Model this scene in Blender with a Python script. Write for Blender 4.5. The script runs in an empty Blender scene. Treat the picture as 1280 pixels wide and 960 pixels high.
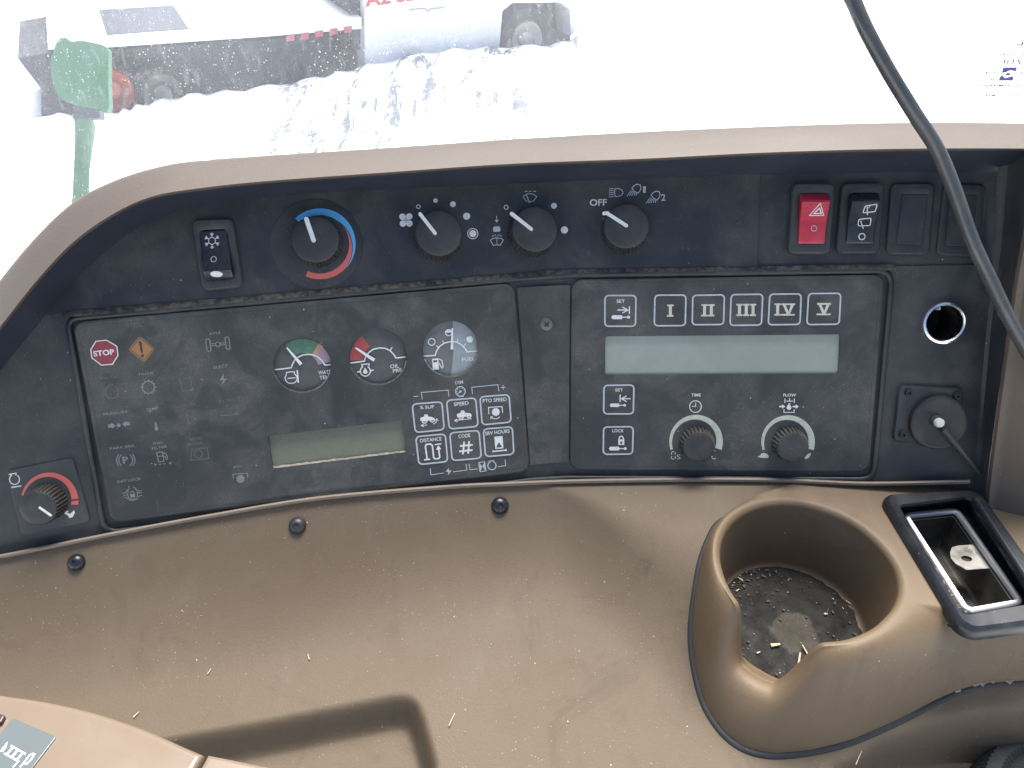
import bpy, bmesh, math, random
import numpy as np
from mathutils import Matrix, Vector
from mathutils.geometry import tessellate_polygon
random.seed(7)
R_ = math.radians
SC = bpy.context.scene
COL = SC.collection

# ------------------------------------------------------------------ camera, sky, sun, exposure
FPX, PITCH, CZ = 950.0, R_(38.0), 2.4           # focal length in photo pixels (1280 wide), tilt, eye height
cam = bpy.data.cameras.new('camera'); cam.sensor_width = 36.0; cam.lens = FPX / 1280 * 36.0
cam.clip_start = 0.01; cam.clip_end = 2000
cam_o = bpy.data.objects.new('camera', cam); COL.objects.link(cam_o)
cam_o.location = (0, 0, CZ); cam_o.rotation_euler = (R_(90) - PITCH, 0, 0)
SC.camera = cam_o

SUN_EL, SUN_AZ = 64.0, 16.0                     # elevation; azimuth from +Y towards +X
w = bpy.data.worlds.new('World'); SC.world = w; w.use_nodes = True
nt = w.node_tree; bg = nt.nodes['Background']
sky = nt.nodes.new('ShaderNodeTexSky'); sky.sky_type = 'NISHITA'; sky.sun_disc = False
sky.sun_elevation = R_(SUN_EL); sky.sun_rotation = R_(SUN_AZ); sky.dust_density = 3.0; sky.air_density = 1.0
nt.links.new(sky.outputs[0], bg.inputs[0]); bg.inputs[1].default_value = 0.08
sl = bpy.data.lights.new('sun', 'SUN'); sl.energy = 3.6; sl.angle = R_(36); sl.color = (1.0, 0.96, 0.9)
so = bpy.data.objects.new('sun', sl); COL.objects.link(so); so.location = (0, 0, 20)
sd = Vector((math.sin(R_(SUN_AZ)) * math.cos(R_(SUN_EL)), math.cos(R_(SUN_AZ)) * math.cos(R_(SUN_EL)), math.sin(R_(SUN_EL))))
so.rotation_euler = sd.to_track_quat('Z', 'Y').to_euler()
SC.view_settings.view_transform = 'Standard'; SC.view_settings.look = 'None'
SC.view_settings.exposure = 1.5; SC.view_settings.gamma = 1.0; SC.view_settings.use_curve_mapping = False

# ------------------------------------------------------------------ geometry helpers
cp, sp = math.cos(PITCH), math.sin(PITCH)
def c2w(v):                                     # camera axes (right, up, forward) -> world
    return Vector((v[0], v[2] * cp + v[1] * sp, CZ - v[2] * sp + v[1] * cp))
def c2d(v): return Vector((v[0], v[2] * cp + v[1] * sp, -v[2] * sp + v[1] * cp))
def w2px(p):
    d = Vector(p) - Vector((0, 0, CZ)); z = d.y * cp - d.z * sp; y = d.y * sp + d.z * cp
    return 640 + FPX * d.x / z, 480 - FPX * y / z
def ray(px, py): return c2d(((px - 640) / FPX, (480 - py) / FPX, 1.0))
CAM = Vector((0, 0, CZ))
def at_depth(px, py, d): return CAM + ray(px, py) * d
def hit_z(px, py, z):
    r = ray(px, py); return CAM + r * ((z - CZ) / r.z)

class Plane:                                    # a flat panel with its own metric axes
    def __init__(s, P, n, h):
        s.P = Vector(P); s.n = Vector(n).normalized(); h = Vector(h)
        s.h = (h - s.n * h.dot(s.n)).normalized(); s.v = s.n.cross(s.h)
    def t(s, px, py, w=0.0):
        r = ray(px, py); return ((s.P + s.n * w - CAM).dot(s.n)) / r.dot(s.n)
    def hit(s, px, py, w=0.0): return CAM + ray(px, py) * s.t(px, py, w)
    def loc(s, px, py, w=0.0):
        d = s.hit(px, py, w) - s.P; return (d.dot(s.h), d.dot(s.v))
    def moved(s, px, py): return Plane(s.hit(px, py), s.n, s.h)
    def mpp(s, px, py):
        a = s.hit(px, py); b = s.hit(px + 1, py); c = s.hit(px, py + 1)
        return math.sqrt((b - a).cross(c - a).length)
    def mat(s):
        return Matrix(((s.h.x, s.v.x, s.n.x, s.P.x), (s.h.y, s.v.y, s.n.y, s.P.y), (s.h.z, s.v.z, s.n.z, s.P.z), (0, 0, 0, 1)))

def sstep(a, b, x): t = np.clip((x - a) / (b - a), 0, 1); return t * t * (3 - 2 * t)
D0 = 0.53
P0 = at_depth(688, 470, D0)
nR = c2d((-0.101, -0.175, -0.979)); hR = c2d((0.995, 0.004, -0.103))
nL = c2d((0.144, -0.158, -0.977)); hL = c2d((0.986, 0.104, 0.128))
PR = Plane(P0, nR, hR); PL = Plane(P0, nL, hL)  # right and left wing of the wrap-around dashboard
def tilted(pl, a, b, ang):                      # the control strip leans back from a hinge line
    A = pl.hit(*a); B = pl.hit(*b); ax = (B - A).normalized()
    q = Matrix.Rotation(R_(ang), 3, ax)
    return Plane(A, q @ pl.n, ax)
TILT = -8.0
PRS = tilted(PR, (714, 339), (1107, 333), TILT)
PLS = tilted(PL, (89, 391), (643, 344), TILT)
def low(px, py, w=0.0):  return PL.hit(px, py, w) if PL.t(px, py, w) < PR.t(px, py, w) else PR.hit(px, py, w)
def high(px, py, w=0.0): return PLS.hit(px, py, w) if PLS.t(px, py, w) < PRS.t(px, py, w) else PRS.hit(px, py, w)
def lerp_curve(pts):
    xs = [p[0] for p in pts]; ys = [p[1] for p in pts]
    return lambda x: float(np.interp(x, xs, ys))

class MB:
    def __init__(s): s.v = []; s.f = []
    def add(s, vs, fs):
        o = len(s.v); s.v += [tuple(v) for v in vs]; s.f += [tuple(i + o for i in f) for f in fs]; return o
    def loft(s, rings, closed=True, cap0=False, cap1=False):
        n = len(rings[0]); o = len(s.v)
        for r in rings: s.v += [tuple(p) for p in r]
        m = n if closed else n - 1
        for i in range(len(rings) - 1):
            for j in range(m):
                k = (j + 1) % n
                s.f.append((o + i * n + j, o + i * n + k, o + (i + 1) * n + k, o + (i + 1) * n + j))
        if cap0: s.f.append(tuple(o + j for j in range(n))[::-1])
        if cap1: s.f.append(tuple(o + (len(rings) - 1) * n + j for j in range(n)))
        return o
    def box(s, a, b):
        x0, y0, z0 = a; x1, y1, z1 = b
        s.add([(x0,y0,z0),(x1,y0,z0),(x1,y1,z0),(x0,y1,z0),(x0,y0,z1),(x1,y0,z1),(x1,y1,z1),(x0,y1,z1)],
              [(0,3,2,1),(4,5,6,7),(0,1,5,4),(1,2,6,5),(2,3,7,6),(3,0,4,7)])
    def fill(s, loops, z):                      # planar polygon with holes at height z
        vs = []; 
        for l in loops: vs += [(p[0], p[1], z) for p in l]
        tris = tessellate_polygon([[Vector((p[0], p[1], 0)) for p in l] for l in loops])
        fs = []
        for t in tris:
            a, b, c = (vs[i] for i in t)
            cr = (b[0]-a[0])*(c[1]-a[1]) - (b[1]-a[1])*(c[0]-a[0])
            if abs(cr) < 1e-14: continue
            fs.append(tuple(t) if cr > 0 else tuple(t)[::-1])
        return s.add(vs, fs)
    def tube(s, pts, rad, n=12, cap=True):
        pts = [Vector(p) for p in pts]; rings = []
        up = Vector((0.3, 0.2, 1)).normalized()
        for i, p in enumerate(pts):
            t = (pts[min(i + 1, len(pts) - 1)] - pts[max(i - 1, 0)]).normalized()
            a = up.cross(t).normalized(); b = t.cross(a); r = rad[i] if isinstance(rad, (list, tuple)) else rad
            up = b.cross(t) * -1 if False else up
            rings.append([p + a * (r * math.cos(q)) + b * (r * math.sin(q)) for q in [2 * math.pi * k / n for k in range(n)]])
        s.loft(rings, True, cap, cap)
    def lathe(s, prof, n=32, c=(0, 0), cap=True):  # prof: (radius, height)
        rings = [[(c[0] + r * math.cos(2*math.pi*k/n), c[1] + r * math.sin(2*math.pi*k/n), z) for k in range(n)] for r, z in prof]
        s.loft(rings, True, False, False)
        if cap: s.f.append(tuple(len(s.v) - n + j for j in range(n)))

def thing(name, label, cat, M=None, group=None):
    o = bpy.data.objects.new(name, None); COL.objects.link(o); o.empty_display_size = 0.02
    if M is not None: o.matrix_world = M if isinstance(M, Matrix) else Matrix.Translation(M)
    o['label'] = label; o['category'] = cat
    if group: o['group'] = group
    bpy.context.view_layer.update()
    return o
def rel(o, pts):                                # world points -> the local axes of o
    r = o
    while r.parent: r = r.parent
    inv = r.matrix_world.inverted()
    return [tuple(inv @ Vector(p)) for p in pts]
def part(name, mb, mat, parent=None, smooth=35, label=None, world=False, kind=None, recalc=True):
    vs = rel(parent, mb.v) if (world and parent) else mb.v
    me = bpy.data.meshes.new(name); me.from_pydata(vs, [], mb.f)
    if recalc:
        bm = bmesh.new(); bm.from_mesh(me); bmesh.ops.recalc_face_normals(bm, faces=bm.faces); bm.to_mesh(me); bm.free()
    me.update()
    if smooth:
        me.shade_smooth(); me.set_sharp_from_angle(angle=R_(smooth))
    me.materials.append(mat)
    o = bpy.data.objects.new(name, me); COL.objects.link(o)
    if parent: o.parent = parent
    if label: o['label'] = label
    if kind: o['kind'] = kind
    return o
def structure(name, mb, mat, smooth=35):
    o = part(name, mb, mat, None, smooth); o['kind'] = 'structure'; return o

# ------------------------------------------------------------------ materials
def newmat(name):
    m = bpy.data.materials.new(name); m.use_nodes = True; n = m.node_tree; b = n.nodes['Principled BSDF']; return m, n, b
class G:                                        # tiny node-graph helper
    def __init__(s, nt): s.t = nt; s.co = None
    def n(s, typ, **kw):
        x = s.t.nodes.new(typ)
        for k, v in kw.items(): setattr(x, k, v)
        return x
    def l(s, a, b): s.t.links.new(a, b)
    def coord(s):
        if s.co is None: s.co = s.n('ShaderNodeTexCoord').outputs['Object']
        return s.co
    def noise(s, scale, detail=4, rough=0.55, vec=None, dist=0.0):
        x = s.n('ShaderNodeTexNoise'); x.inputs['Scale'].default_value = scale; x.inputs['Detail'].default_value = detail
        x.inputs['Roughness'].default_value = rough; x.inputs['Distortion'].default_value = dist
        s.l(vec or s.coord(), x.inputs['Vector']); return x.outputs['Fac']
    def ramp(s, fac, p0, p1, a=0.0, b=1.0):
        x = s.n('ShaderNodeMapRange'); x.clamp = True
        for i, v in zip((1, 2, 3, 4), (p0, p1, a, b)): x.inputs[i].default_value = v
        s.l(fac, x.inputs[0]); return x.outputs[0]
    def mix(s, fac, a, b):
        x = s.n('ShaderNodeMix', data_type='RGBA')
        for sock, v in ((x.inputs[0], fac), (x.inputs[6], a), (x.inputs[7], b)):
            if hasattr(v, 'links') or hasattr(v, 'is_linked'): s.l(v, sock)
            elif isinstance(v, (int, float)): sock.default_value = v
            else: sock.default_value = (*v, 1)
        return x.outputs[2]
    def math(s, op, a, b=0.0):
        x = s.n('ShaderNodeMath', operation=op)
        for sock, v in ((x.inputs[0], a), (x.inputs[1], b)):
            if hasattr(v, 'is_linked'): s.l(v, sock)
            else: sock.default_value = v
        return x.outputs[0]
    def scaled(s, v):
        x = s.n('ShaderNodeMapping'); x.inputs['Scale'].default_value = v; s.l(s.coord(), x.inputs['Vector']); return x.outputs[0]
    def specks(s, scale, size, keep, vec=None):  # scattered small dots: 1 inside
        v = s.n('ShaderNodeTexVoronoi'); v.inputs['Scale'].default_value = scale; s.l(vec or s.coord(), v.inputs['Vector'])
        d = s.math('LESS_THAN', v.outputs['Distance'], size)
        sep = s.n('ShaderNodeSeparateColor'); s.l(v.outputs['Color'], sep.inputs[0])
        k = s.math('LESS_THAN', sep.outputs[0], keep)
        return s.math('MULTIPLY', s.math('MULTIPLY', d, k), s.ramp(s.noise(22, 3, 0.6), 0.42, 0.60, 0.12, 1.0))
    def bump(s, h, strength, dist, bsdf):
        x = s.n('ShaderNodeBump'); x.inputs['Strength'].default_value = strength; x.inputs['Distance'].default_value = dist
        s.l(h, x.inputs['Height']); s.l(x.outputs[0], bsdf.inputs['Normal'])

def dusty_black(name, base=(0.0195, 0.0220, 0.0260), dust=(0.084, 0.085, 0.080), amount=0.6, rough=(0.42, 0.7), grain=0.25, speck=0.10, wiped=0.6):
    m, n, b = newmat(name); g = G(n)
    big = g.noise(14, 5, 0.62, dist=0.6); mid = g.noise(70, 4, 0.6); fine = g.noise(900, 3, 0.7)
    f = g.math('MULTIPLY', g.ramp(big, 0.36, 0.58), g.ramp(mid, 0.3, 0.7, 0.35, 1.0))
    wipe = g.noise(26, 3, 0.5, dist=1.5)
    f = g.math('MULTIPLY', f, g.ramp(wipe, 0.40, 0.47, wiped, 1.0))
    f2 = g.math('MULTIPLY', f, g.ramp(fine, 0.3, 0.75, 0.5, 1.25))
    f3 = g.math('MULTIPLY', f2, amount)
    c = g.mix(f3, base, dust)
    sc = g.noise(1.0, 3, 0.6, vec=g.scaled((260, 40, 120)))
    c = g.mix(g.ramp(sc, 0.64, 0.8, 0, 0.12), c, (0.2, 0.2, 0.19))
    c = g.mix(g.math('MULTIPLY', g.specks(620, 0.17, speck), 0.6), c, (0.26, 0.25, 0.22))
    c = g.mix(g.math('MULTIPLY', g.specks(230, 0.10, speck * 0.35), 0.9), c, (0.42, 0.40, 0.36))
    g.l(c, b.inputs['Base Color']); g.l(g.ramp(f, 0, 1, *rough), b.inputs['Roughness'])
    b.inputs['Specular IOR Level'].default_value = 0.45
    g.bump(g.noise(1500, 2, 0.5), grain, 0.0004, b)
    return m
def brown_plastic(name, base=(0.103, 0.073, 0.045), dust=(0.150, 0.123, 0.089), amount=0.6, rough=(0.55, 0.8), grain=0.3, speck=0.22, stain=True):
    m, n, b = newmat(name); g = G(n)
    big = g.noise(9, 5, 0.6, dist=0.4); mid = g.noise(60, 4, 0.65); fine = g.noise(700, 3, 0.7)
    f = g.math('MULTIPLY', g.ramp(big, 0.3, 0.7), g.ramp(mid, 0.25, 0.7, 0.6, 1.0))
    f = g.math('MULTIPLY', g.math('MULTIPLY', f, g.ramp(fine, 0.25, 0.75, 0.6, 1.2)), amount)
    c = g.mix(f, base, dust)
    if stain:
        st = g.noise(20, 3, 0.7, dist=1.2)
        c = g.mix(g.ramp(st, 0.56, 0.70, 0, 0.42), c, (0.080, 0.056, 0.036))
        sm = g.noise(1.0, 3, 0.6, vec=g.scaled((60, 14, 20)))
        c = g.mix(g.ramp(sm, 0.62, 0.85, 0, 0.10), c, (0.24, 0.22, 0.19))
    c = g.mix(g.math('MULTIPLY', g.specks(520, 0.15, speck), 0.6), c, (0.40, 0.36, 0.30))
    c = g.mix(g.math('MULTIPLY', g.specks(210, 0.085, speck * 0.4), 0.95), c, (0.55, 0.50, 0.40))
    c = g.mix(g.math('MULTIPLY', g.specks(230, 0.085, speck * 0.35, vec=g.scaled((1.13, 1.07, 1.21))), 0.8), c, (0.035, 0.028, 0.02))
    g.l(c, b.inputs['Base Color']); g.l(g.ramp(big, 0.3, 0.7, *rough), b.inputs['Roughness'])
    b.inputs['Specular IOR Level'].default_value = 0.4
    g.bump(g.math('ADD', g.noise(620, 3, 0.6), g.math('MULTIPLY', g.noise(1800, 2, 0.5), 0.4)), grain, 0.0006, b)
    return m
def plain(name, col, rough=0.5, metal=0.0, spec=0.5, wear=0.0, wearcol=(0.1, 0.1, 0.1), wscale=160, bump=0.0):
    m, n, b = newmat(name); g = G(n)
    b.inputs['Base Color'].default_value = (*col, 1); b.inputs['Roughness'].default_value = rough
    b.inputs['Metallic'].default_value = metal; b.inputs['Specular IOR Level'].default_value = spec
    if wear:
        f = g.ramp(g.noise(wscale, 5, 0.7), 0.42, 0.68, 0, wear)
        g.l(g.mix(f, col, wearcol), b.inputs['Base Color'])
        g.l(g.ramp(g.noise(wscale * 0.6, 4, 0.6), 0.3, 0.7, max(0.02, rough - 0.1), min(1, rough + 0.2)), b.inputs['Roughness'])
    if bump: g.bump(g.noise(900, 3, 0.6), bump, 0.0004, b)
    return m

M = {}
M['black'] = dusty_black('fascia_black')
M['module'] = dusty_black('module_black', base=(0.026, 0.029, 0.030), dust=(0.098, 0.098, 0.087), amount=0.95, rough=(0.45, 0.75), speck=0.16, wiped=0.4)
M['knob'] = dusty_black('knob_black', base=(0.018, 0.019, 0.021), dust=(0.075, 0.075, 0.070), amount=0.7, rough=(0.4, 0.62), speck=0.05)
M['knobside'] = dusty_black('knob_ribs', base=(0.022, 0.022, 0.021), dust=(0.13, 0.118, 0.095), amount=0.9, rough=(0.5, 0.8), speck=0.1)
M['lining'] = dusty_black('hood_lining_black', base=(0.016, 0.022, 0.036), dust=(0.034, 0.042, 0.058), amount=0.4, rough=(0.5, 0.65), speck=0.03)  # black plastic; the navy cast of sky light and lens is put into its colours
M['gloss'] = dusty_black('gloss_black', base=(0.014, 0.016, 0.020), dust=(0.08, 0.08, 0.08), amount=0.35, rough=(0.22, 0.45), speck=0.04, grain=0.08)
M['bezel'] = dusty_black('bezel_grey', base=(0.034, 0.036, 0.038), dust=(0.095, 0.095, 0.088), amount=0.5, rough=(0.45, 0.65), speck=0.05)
M['brown'] = brown_plastic('brown_plastic')
M['rim'] = brown_plastic('brown_hood', base=(0.093, 0.073, 0.058), dust=(0.116, 0.096, 0.080), amount=0.5, rough=(0.5, 0.65), grain=0.3, speck=0.05, stain=False)
M['pod'] = brown_plastic('brown_pod', base=(0.128, 0.087, 0.050), dust=(0.172, 0.132, 0.086), amount=0.5, rough=(0.48, 0.66), grain=0.25, speck=0.12)
M['pillar'] = brown_plastic('brown_pillar', base=(0.085, 0.064, 0.048), dust=(0.12, 0.10, 0.08), amount=0.5, speck=0.1)
M['tan'] = plain('tan_gloss', (0.185, 0.140, 0.100), 0.22, spec=0.6, wear=0.25, wearcol=(0.215, 0.175, 0.135), wscale=20)
M['white'] = plain('white_print', (0.62, 0.64, 0.63), 0.55, wear=0.35, wearcol=(0.35, 0.35, 0.33), wscale=400)
M['cream'] = plain('cream_print', (0.50, 0.52, 0.43), 0.55, wear=0.45, wearcol=(0.28, 0.27, 0.21), wscale=250)
M['grey1'] = plain('faded_print', (0.20, 0.215, 0.22), 0.6, wear=0.7, wearcol=(0.09, 0.095, 0.1), wscale=500)
M['grey2'] = plain('very_faded_print', (0.115, 0.12, 0.125), 0.6, wear=0.9, wearcol=(0.06, 0.065, 0.07), wscale=500)
M['line'] = plain('button_outline', (0.42, 0.46, 0.50), 0.5, wear=0.4, wearcol=(0.25, 0.26, 0.27), wscale=300)
M['red'] = plain('red_print', (0.34, 0.055, 0.055), 0.5, wear=0.4, wearcol=(0.25, 0.06, 0.05), wscale=300)
M['stopred'] = plain('stop_red', (0.24, 0.035, 0.045), 0.55, wear=0.5, wearcol=(0.16, 0.05, 0.055), wscale=300)
M['amber'] = plain('amber_print', (0.30, 0.145, 0.055), 0.55, wear=0.5, wearcol=(0.25, 0.14, 0.07), wscale=300)
M['blue'] = plain('blue_print', (0.08, 0.36, 0.66), 0.5)
M['coral'] = plain('coral_print', (0.55, 0.12, 0.10), 0.5)
M['green'] = plain('green_print', (0.055, 0.15, 0.09), 0.55, wear=0.6, wearcol=(0.14, 0.2, 0.14), wscale=200)
M['pink'] = plain('pink_print', (0.29, 0.21, 0.26), 0.55)
M['peach'] = plain('peach_print', (0.42, 0.24, 0.13), 0.55)
M['greyface'] = plain('grey_gauge_face', (0.25, 0.28, 0.29), 0.55, wear=0.4, wearcol=(0.13, 0.15, 0.16), wscale=200)
M['gaugeface'] = plain('gauge_face', (0.062, 0.067, 0.068), 0.6, wear=0.6, wearcol=(0.092, 0.095, 0.092), wscale=60)
M['dustrim'] = plain('dusty_edge', (0.30, 0.27, 0.21), 0.8, wear=0.8, wearcol=(0.08, 0.08, 0.07), wscale=300)
M['lcd'] = plain('lcd_green', (0.150, 0.155, 0.112), 0.22, spec=0.35, wear=0.3, wearcol=(0.19, 0.19, 0.145), wscale=90)
M['lcd2'] = plain('lcd_glass', (0.24, 0.27, 0.225), 0.16, spec=0.7, wear=0.6, wearcol=(0.31, 0.345, 0.31), wscale=14)
M['rred'] = plain('rocker_red', (0.42, 0.018, 0.04), 0.32, wear=0.3, wearcol=(0.36, 0.06, 0.07), wscale=200)
M['chrome'] = plain('chrome', (0.80, 0.80, 0.82), 0.22, metal=1.0)
M['steel'] = plain('dull_steel', (0.50, 0.49, 0.46), 0.35, metal=1.0, wear=0.5, wearcol=(0.25, 0.23, 0.20), wscale=250)
M['traydark'] = plain('tray_inside', (0.10, 0.092, 0.078), 0.4, metal=0.5, wear=0.8, wearcol=(0.03, 0.027, 0.022), wscale=60)
M['hole'] = plain('dark_hole', (0.012, 0.012, 0.013), 0.5)
M['cable'] = plain('cable_rubber', (0.042, 0.045, 0.047), 0.27, wear=0.5, wearcol=(0.085, 0.085, 0.08), wscale=40)
M['rubber'] = dusty_black('rubber_black', base=(0.018, 0.02, 0.022), dust=(0.07, 0.07, 0.066), amount=0.5, rough=(0.6, 0.8))
M['rivet'] = dusty_black('rivet_black', base=(0.015, 0.017, 0.02), dust=(0.08, 0.08, 0.08), amount=0.4, rough=(0.25, 0.45), speck=0.03)
M['plate'] = plain('label_plate', (0.11, 0.128, 0.13), 0.18, spec=0.6)
M['chip'] = plain('straw_chip', (0.40, 0.34, 0.24), 0.7)
M['pin'] = plain('pale_pin', (0.55, 0.58, 0.52), 0.35)

# ------------------------------------------------------------------ drawing flat print in photo pixels on a panel
def ZM(x0, y0, s): return lambda *p: [(x0 + a / s, y0 + b / s) for a, b in p]
_txt = {}
def text_geo(s, bold):
    k = (s, bold)
    if k not in _txt:
        c = bpy.data.curves.new('t', 'FONT'); c.body = s; c.resolution_u = 3; c.offset = bold
        o = bpy.data.objects.new('t', c); COL.objects.link(o)
        dg = bpy.context.evaluated_depsgraph_get(); me = bpy.data.meshes.new_from_object(o.evaluated_get(dg))
        vs = [(v.co.x, v.co.y) for v in me.vertices]; fs = [tuple(p.vertices) for p in me.polygons]
        bpy.data.objects.remove(o); bpy.data.curves.remove(c); bpy.data.meshes.remove(me)
        _txt[k] = (vs, fs)
    return _txt[k]
class Ink:
    def __init__(s, plane, w): s.p = plane; s.w = w; s.m = MB(); s.k = 0
    def z(s): s.k += 1; return s.w + s.k * 0.000012
    def L(s, pts, z): return [s.p.loc(x, y, z) for x, y in pts]
    def poly(s, pts, *holes):
        z = s.z(); s.m.fill([s.L(pts, z)] + [s.L(h, z) for h in holes], z); return s
    def stroke(s, pts, wd, closed=False):       # wd in photo pixels
        z = s.z(); P = [Vector(q) for q in s.L(pts, z)]; h = wd * s.p.mpp(*pts[0]) / 2; n = len(P); A, B = [], []
        for i in range(n):
            a = P[i - 1] if (i or closed) else None; c = P[(i + 1) % n] if (i < n - 1 or closed) else None
            d1 = (P[i] - a).normalized() if a is not None else None; d2 = (c - P[i]).normalized() if c is not None else None
            d1 = d1 or d2; d2 = d2 or d1
            t = (d1 + d2); t = t.normalized() if t.length > 1e-6 else d1
            nn = Vector((-t.y, t.x)); co = max(0.35, nn.dot(Vector((-d1.y, d1.x))))
            A.append(P[i] + nn * (h / co)); B.append(P[i] - nn * (h / co))
        m = n if closed else n - 1
        vs = [(q.x, q.y, z) for q in A] + [(q.x, q.y, z) for q in B]
        s.m.add(vs, [(i, n + i, n + (i + 1) % n, (i + 1) % n) for i in range(m)]); return s
    def disc(s, c, rx, ry=None, n=24, rot=0):
        ry = ry or rx; s.poly([(c[0] + rx*math.cos(2*math.pi*k/n)*math.cos(rot) - ry*math.sin(2*math.pi*k/n)*math.sin(rot),
                                c[1] + rx*math.cos(2*math.pi*k/n)*math.sin(rot) + ry*math.sin(2*math.pi*k/n)*math.cos(rot)) for k in range(n)]); return s
    def arc(s, c, r, a0, a1, wd, n=None, wd1=None, ry=None, inner=True):   # degrees, clockwise from +x (y down)
        n = n or max(8, int(abs(a1 - a0) / 8)); full = abs(a1 - a0) >= 360; ry = ry or r
        q = [R_(a0 + (a1 - a0) * k / n) for k in range(n + (0 if full else 1))]
        if wd1 is None:
            s.stroke([(c[0] + r * math.cos(t), c[1] + ry * math.sin(t)) for t in q], wd, full)
        else:                                   # band whose width grows inwards from the outer edge
            o = [(c[0] + r * math.cos(t), c[1] + ry * math.sin(t)) for t in q]; i_ = []
            for k, t in enumerate(q):
                ww = wd + (wd1 - wd) * k / n; i_.append((c[0] + (r - ww) * math.cos(t), c[1] + (ry - ww) * math.sin(t)))
            z = s.z(); vs = [(*p, z) for p in s.L(o, z)] + [(*p, z) for p in s.L(i_, z)]
            s.m.add(vs, [(k, k + 1, n + 1 + k + 1, n + 1 + k) for k in range(n)])
        return s
    def text(s, t, p0, p1, hgt, bold=0.0, mirror=False):
        vs, fs = text_geo(t, bold)
        if not vs: return s
        z = s.z(); x0 = min(v[0] for v in vs); x1 = max(v[0] for v in vs); cap = 0.70
        a = Vector(s.p.loc(*p0, z)); b = Vector(s.p.loc(*p1, z)); e = b - a; u = Vector((-e.y, e.x)).normalized() * (hgt * s.p.mpp(*p0) / cap)
        if mirror: u = -u
        s.m.add([(*(a + e * ((v[0] - x0) / (x1 - x0)) + u * v[1]), z) for v in vs], fs); return s
    def done(s, name, mat, parent, label=None):
        return part(name, s.m, mat, parent, 0, label, recalc=False)

def rquad(plane, pts, r, w=0.0, n=5, inset=0.0):  # rounded quadrilateral from 4 photo corners (TL,TR,BR,BL), metres
    P = [Vector(plane.loc(x, y, w)) for x, y in pts]
    c = sum(P, Vector((0, 0))) / 4; out = []
    if inset:
        Q = []
        for i in range(4):
            d1 = (P[i] - P[i - 1]).normalized(); d2 = (P[(i + 1) % 4] - P[i]).normalized()
            n1 = Vector((d1.y, -d1.x)); n2 = Vector((d2.y, -d2.x))
            if n1.dot(c - P[i]) < 0: n1 = -n1; n2 = -n2
            k = (n1 + n2); Q.append(P[i] + k * (inset / max(0.3, k.dot(n1))))
        P = Q; r = max(r - inset, 0.0003)
    for i in range(4):
        a = (P[i - 1] - P[i]).normalized(); b = (P[(i + 1) % 4] - P[i]).normalized()
        ang = math.acos(max(-1, min(1, a.dot(b)))); t = r / math.tan(ang / 2)
        A = P[i] + a * t; B = P[i] + b * t
        ce = P[i] + (a + b).normalized() * (r / math.sin(ang / 2))
        t0 = math.atan2(A.y - ce.y, A.x - ce.x); t1 = math.atan2(B.y - ce.y, B.x - ce.x); d = (t1 - t0 + math.pi) % (2 * math.pi) - math.pi
        for k in range(n + 1): out.append((ce.x + r * math.cos(t0 + d * k / n), ce.y + r * math.sin(t0 + d * k / n)))
    return out                                   # clockwise in the panel axes
def slab(plane, pts, r, z0, z1, bev=0.001, holes=(), n=5, hole_depth=None):
    mb = MB(); rings = []
    for ins, z in ((0, z0), (0, z1 - bev), (bev * 0.35, z1 - bev * 0.3), (bev, z1)):
        rings.append([(a, b, z) for a, b in rquad(plane, pts, r, z1, n, ins)])
    mb.loft(rings); mb.fill([[p[:2] for p in rings[-1]]] + [list(h) for h in holes], z1)
    for h in holes:
        mb.loft([[(a, b, z1) for a, b in h], [(a, b, hole_depth if hole_depth is not None else z0) for a, b in h]])
    return mb
def circle(plane, c, r_px, w=0.0, n=40, ry=None):
    x, y = plane.loc(*c, w); k = plane.mpp(*c); return [(x + r_px*k*math.cos(2*math.pi*i/n), y + (ry or r_px)*k*math.sin(2*math.pi*i/n)) for i in range(n)]
def outline_stroke(ink, plane, pts, r_px, wd):
    k = plane.mpp(*pts[0]); L = rquad(plane, pts, r_px * k, ink.w, 5); z = ink.z(); h = wd * k / 2; n = len(L)
    A, B = [], []
    for i in range(n):
        a, b, c = Vector(L[i - 1]), Vector(L[i]), Vector(L[(i + 1) % n]); t = (c - a).normalized(); nn = Vector((-t.y, t.x))
        A.append(b + nn * h); B.append(b - nn * h)
    ink.m.add([(*q, z) for q in A] + [(*q, z) for q in B], [(i, n + i, n + (i + 1) % n, (i + 1) % n) for i in range(n)])
def ribbed(mb, c, r, z0, z1, n=30, depth=0.0009, taper=0.94, face=True, roll=0.0012):
    rings = []; q = n * 4
    def ring(rr, z, d):
        o = []
        for k in range(q):
            t = 2 * math.pi * k / q; ph = k % 4; x = rr - (d if ph in (2, 3) else 0)
            o.append((c[0] + x * math.cos(t), c[1] + x * math.sin(t), z))
        return o
    rings = [ring(r, z0, depth), ring(r * taper, z1 - roll, depth), ring(r * taper - roll * 0.6, z1 - roll * 0.2, depth * 0.4)]
    mb.loft(rings)
    return r * taper - roll * 0.6, z1 - roll * 0.2
def knob(plane, name, c, r_px, h, parent, ribs=30, taper=0.94, r_top=None, depth=0.0009, side='knobside'):
    k = plane.mpp(*c); x, y = plane.loc(*c); mb = MB()
    rt, zt = ribbed(mb, (x, y), r_px * k, 0.0, h, ribs, depth, taper)
    o = part(name, mb, M[side], parent, 30)
    cap = MB(); cap.lathe([(rt + 0.0002, zt - 0.0006), (rt, zt + 0.0001), (rt - 0.0012, zt + 0.0007), (rt * 0.5, zt + 0.0009), (0.0004, zt + 0.0009)], 48, (x, y))
    part('cap', cap, M['knob'], o, 40)
    return o, (x, y), rt, zt + 0.0009
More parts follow.
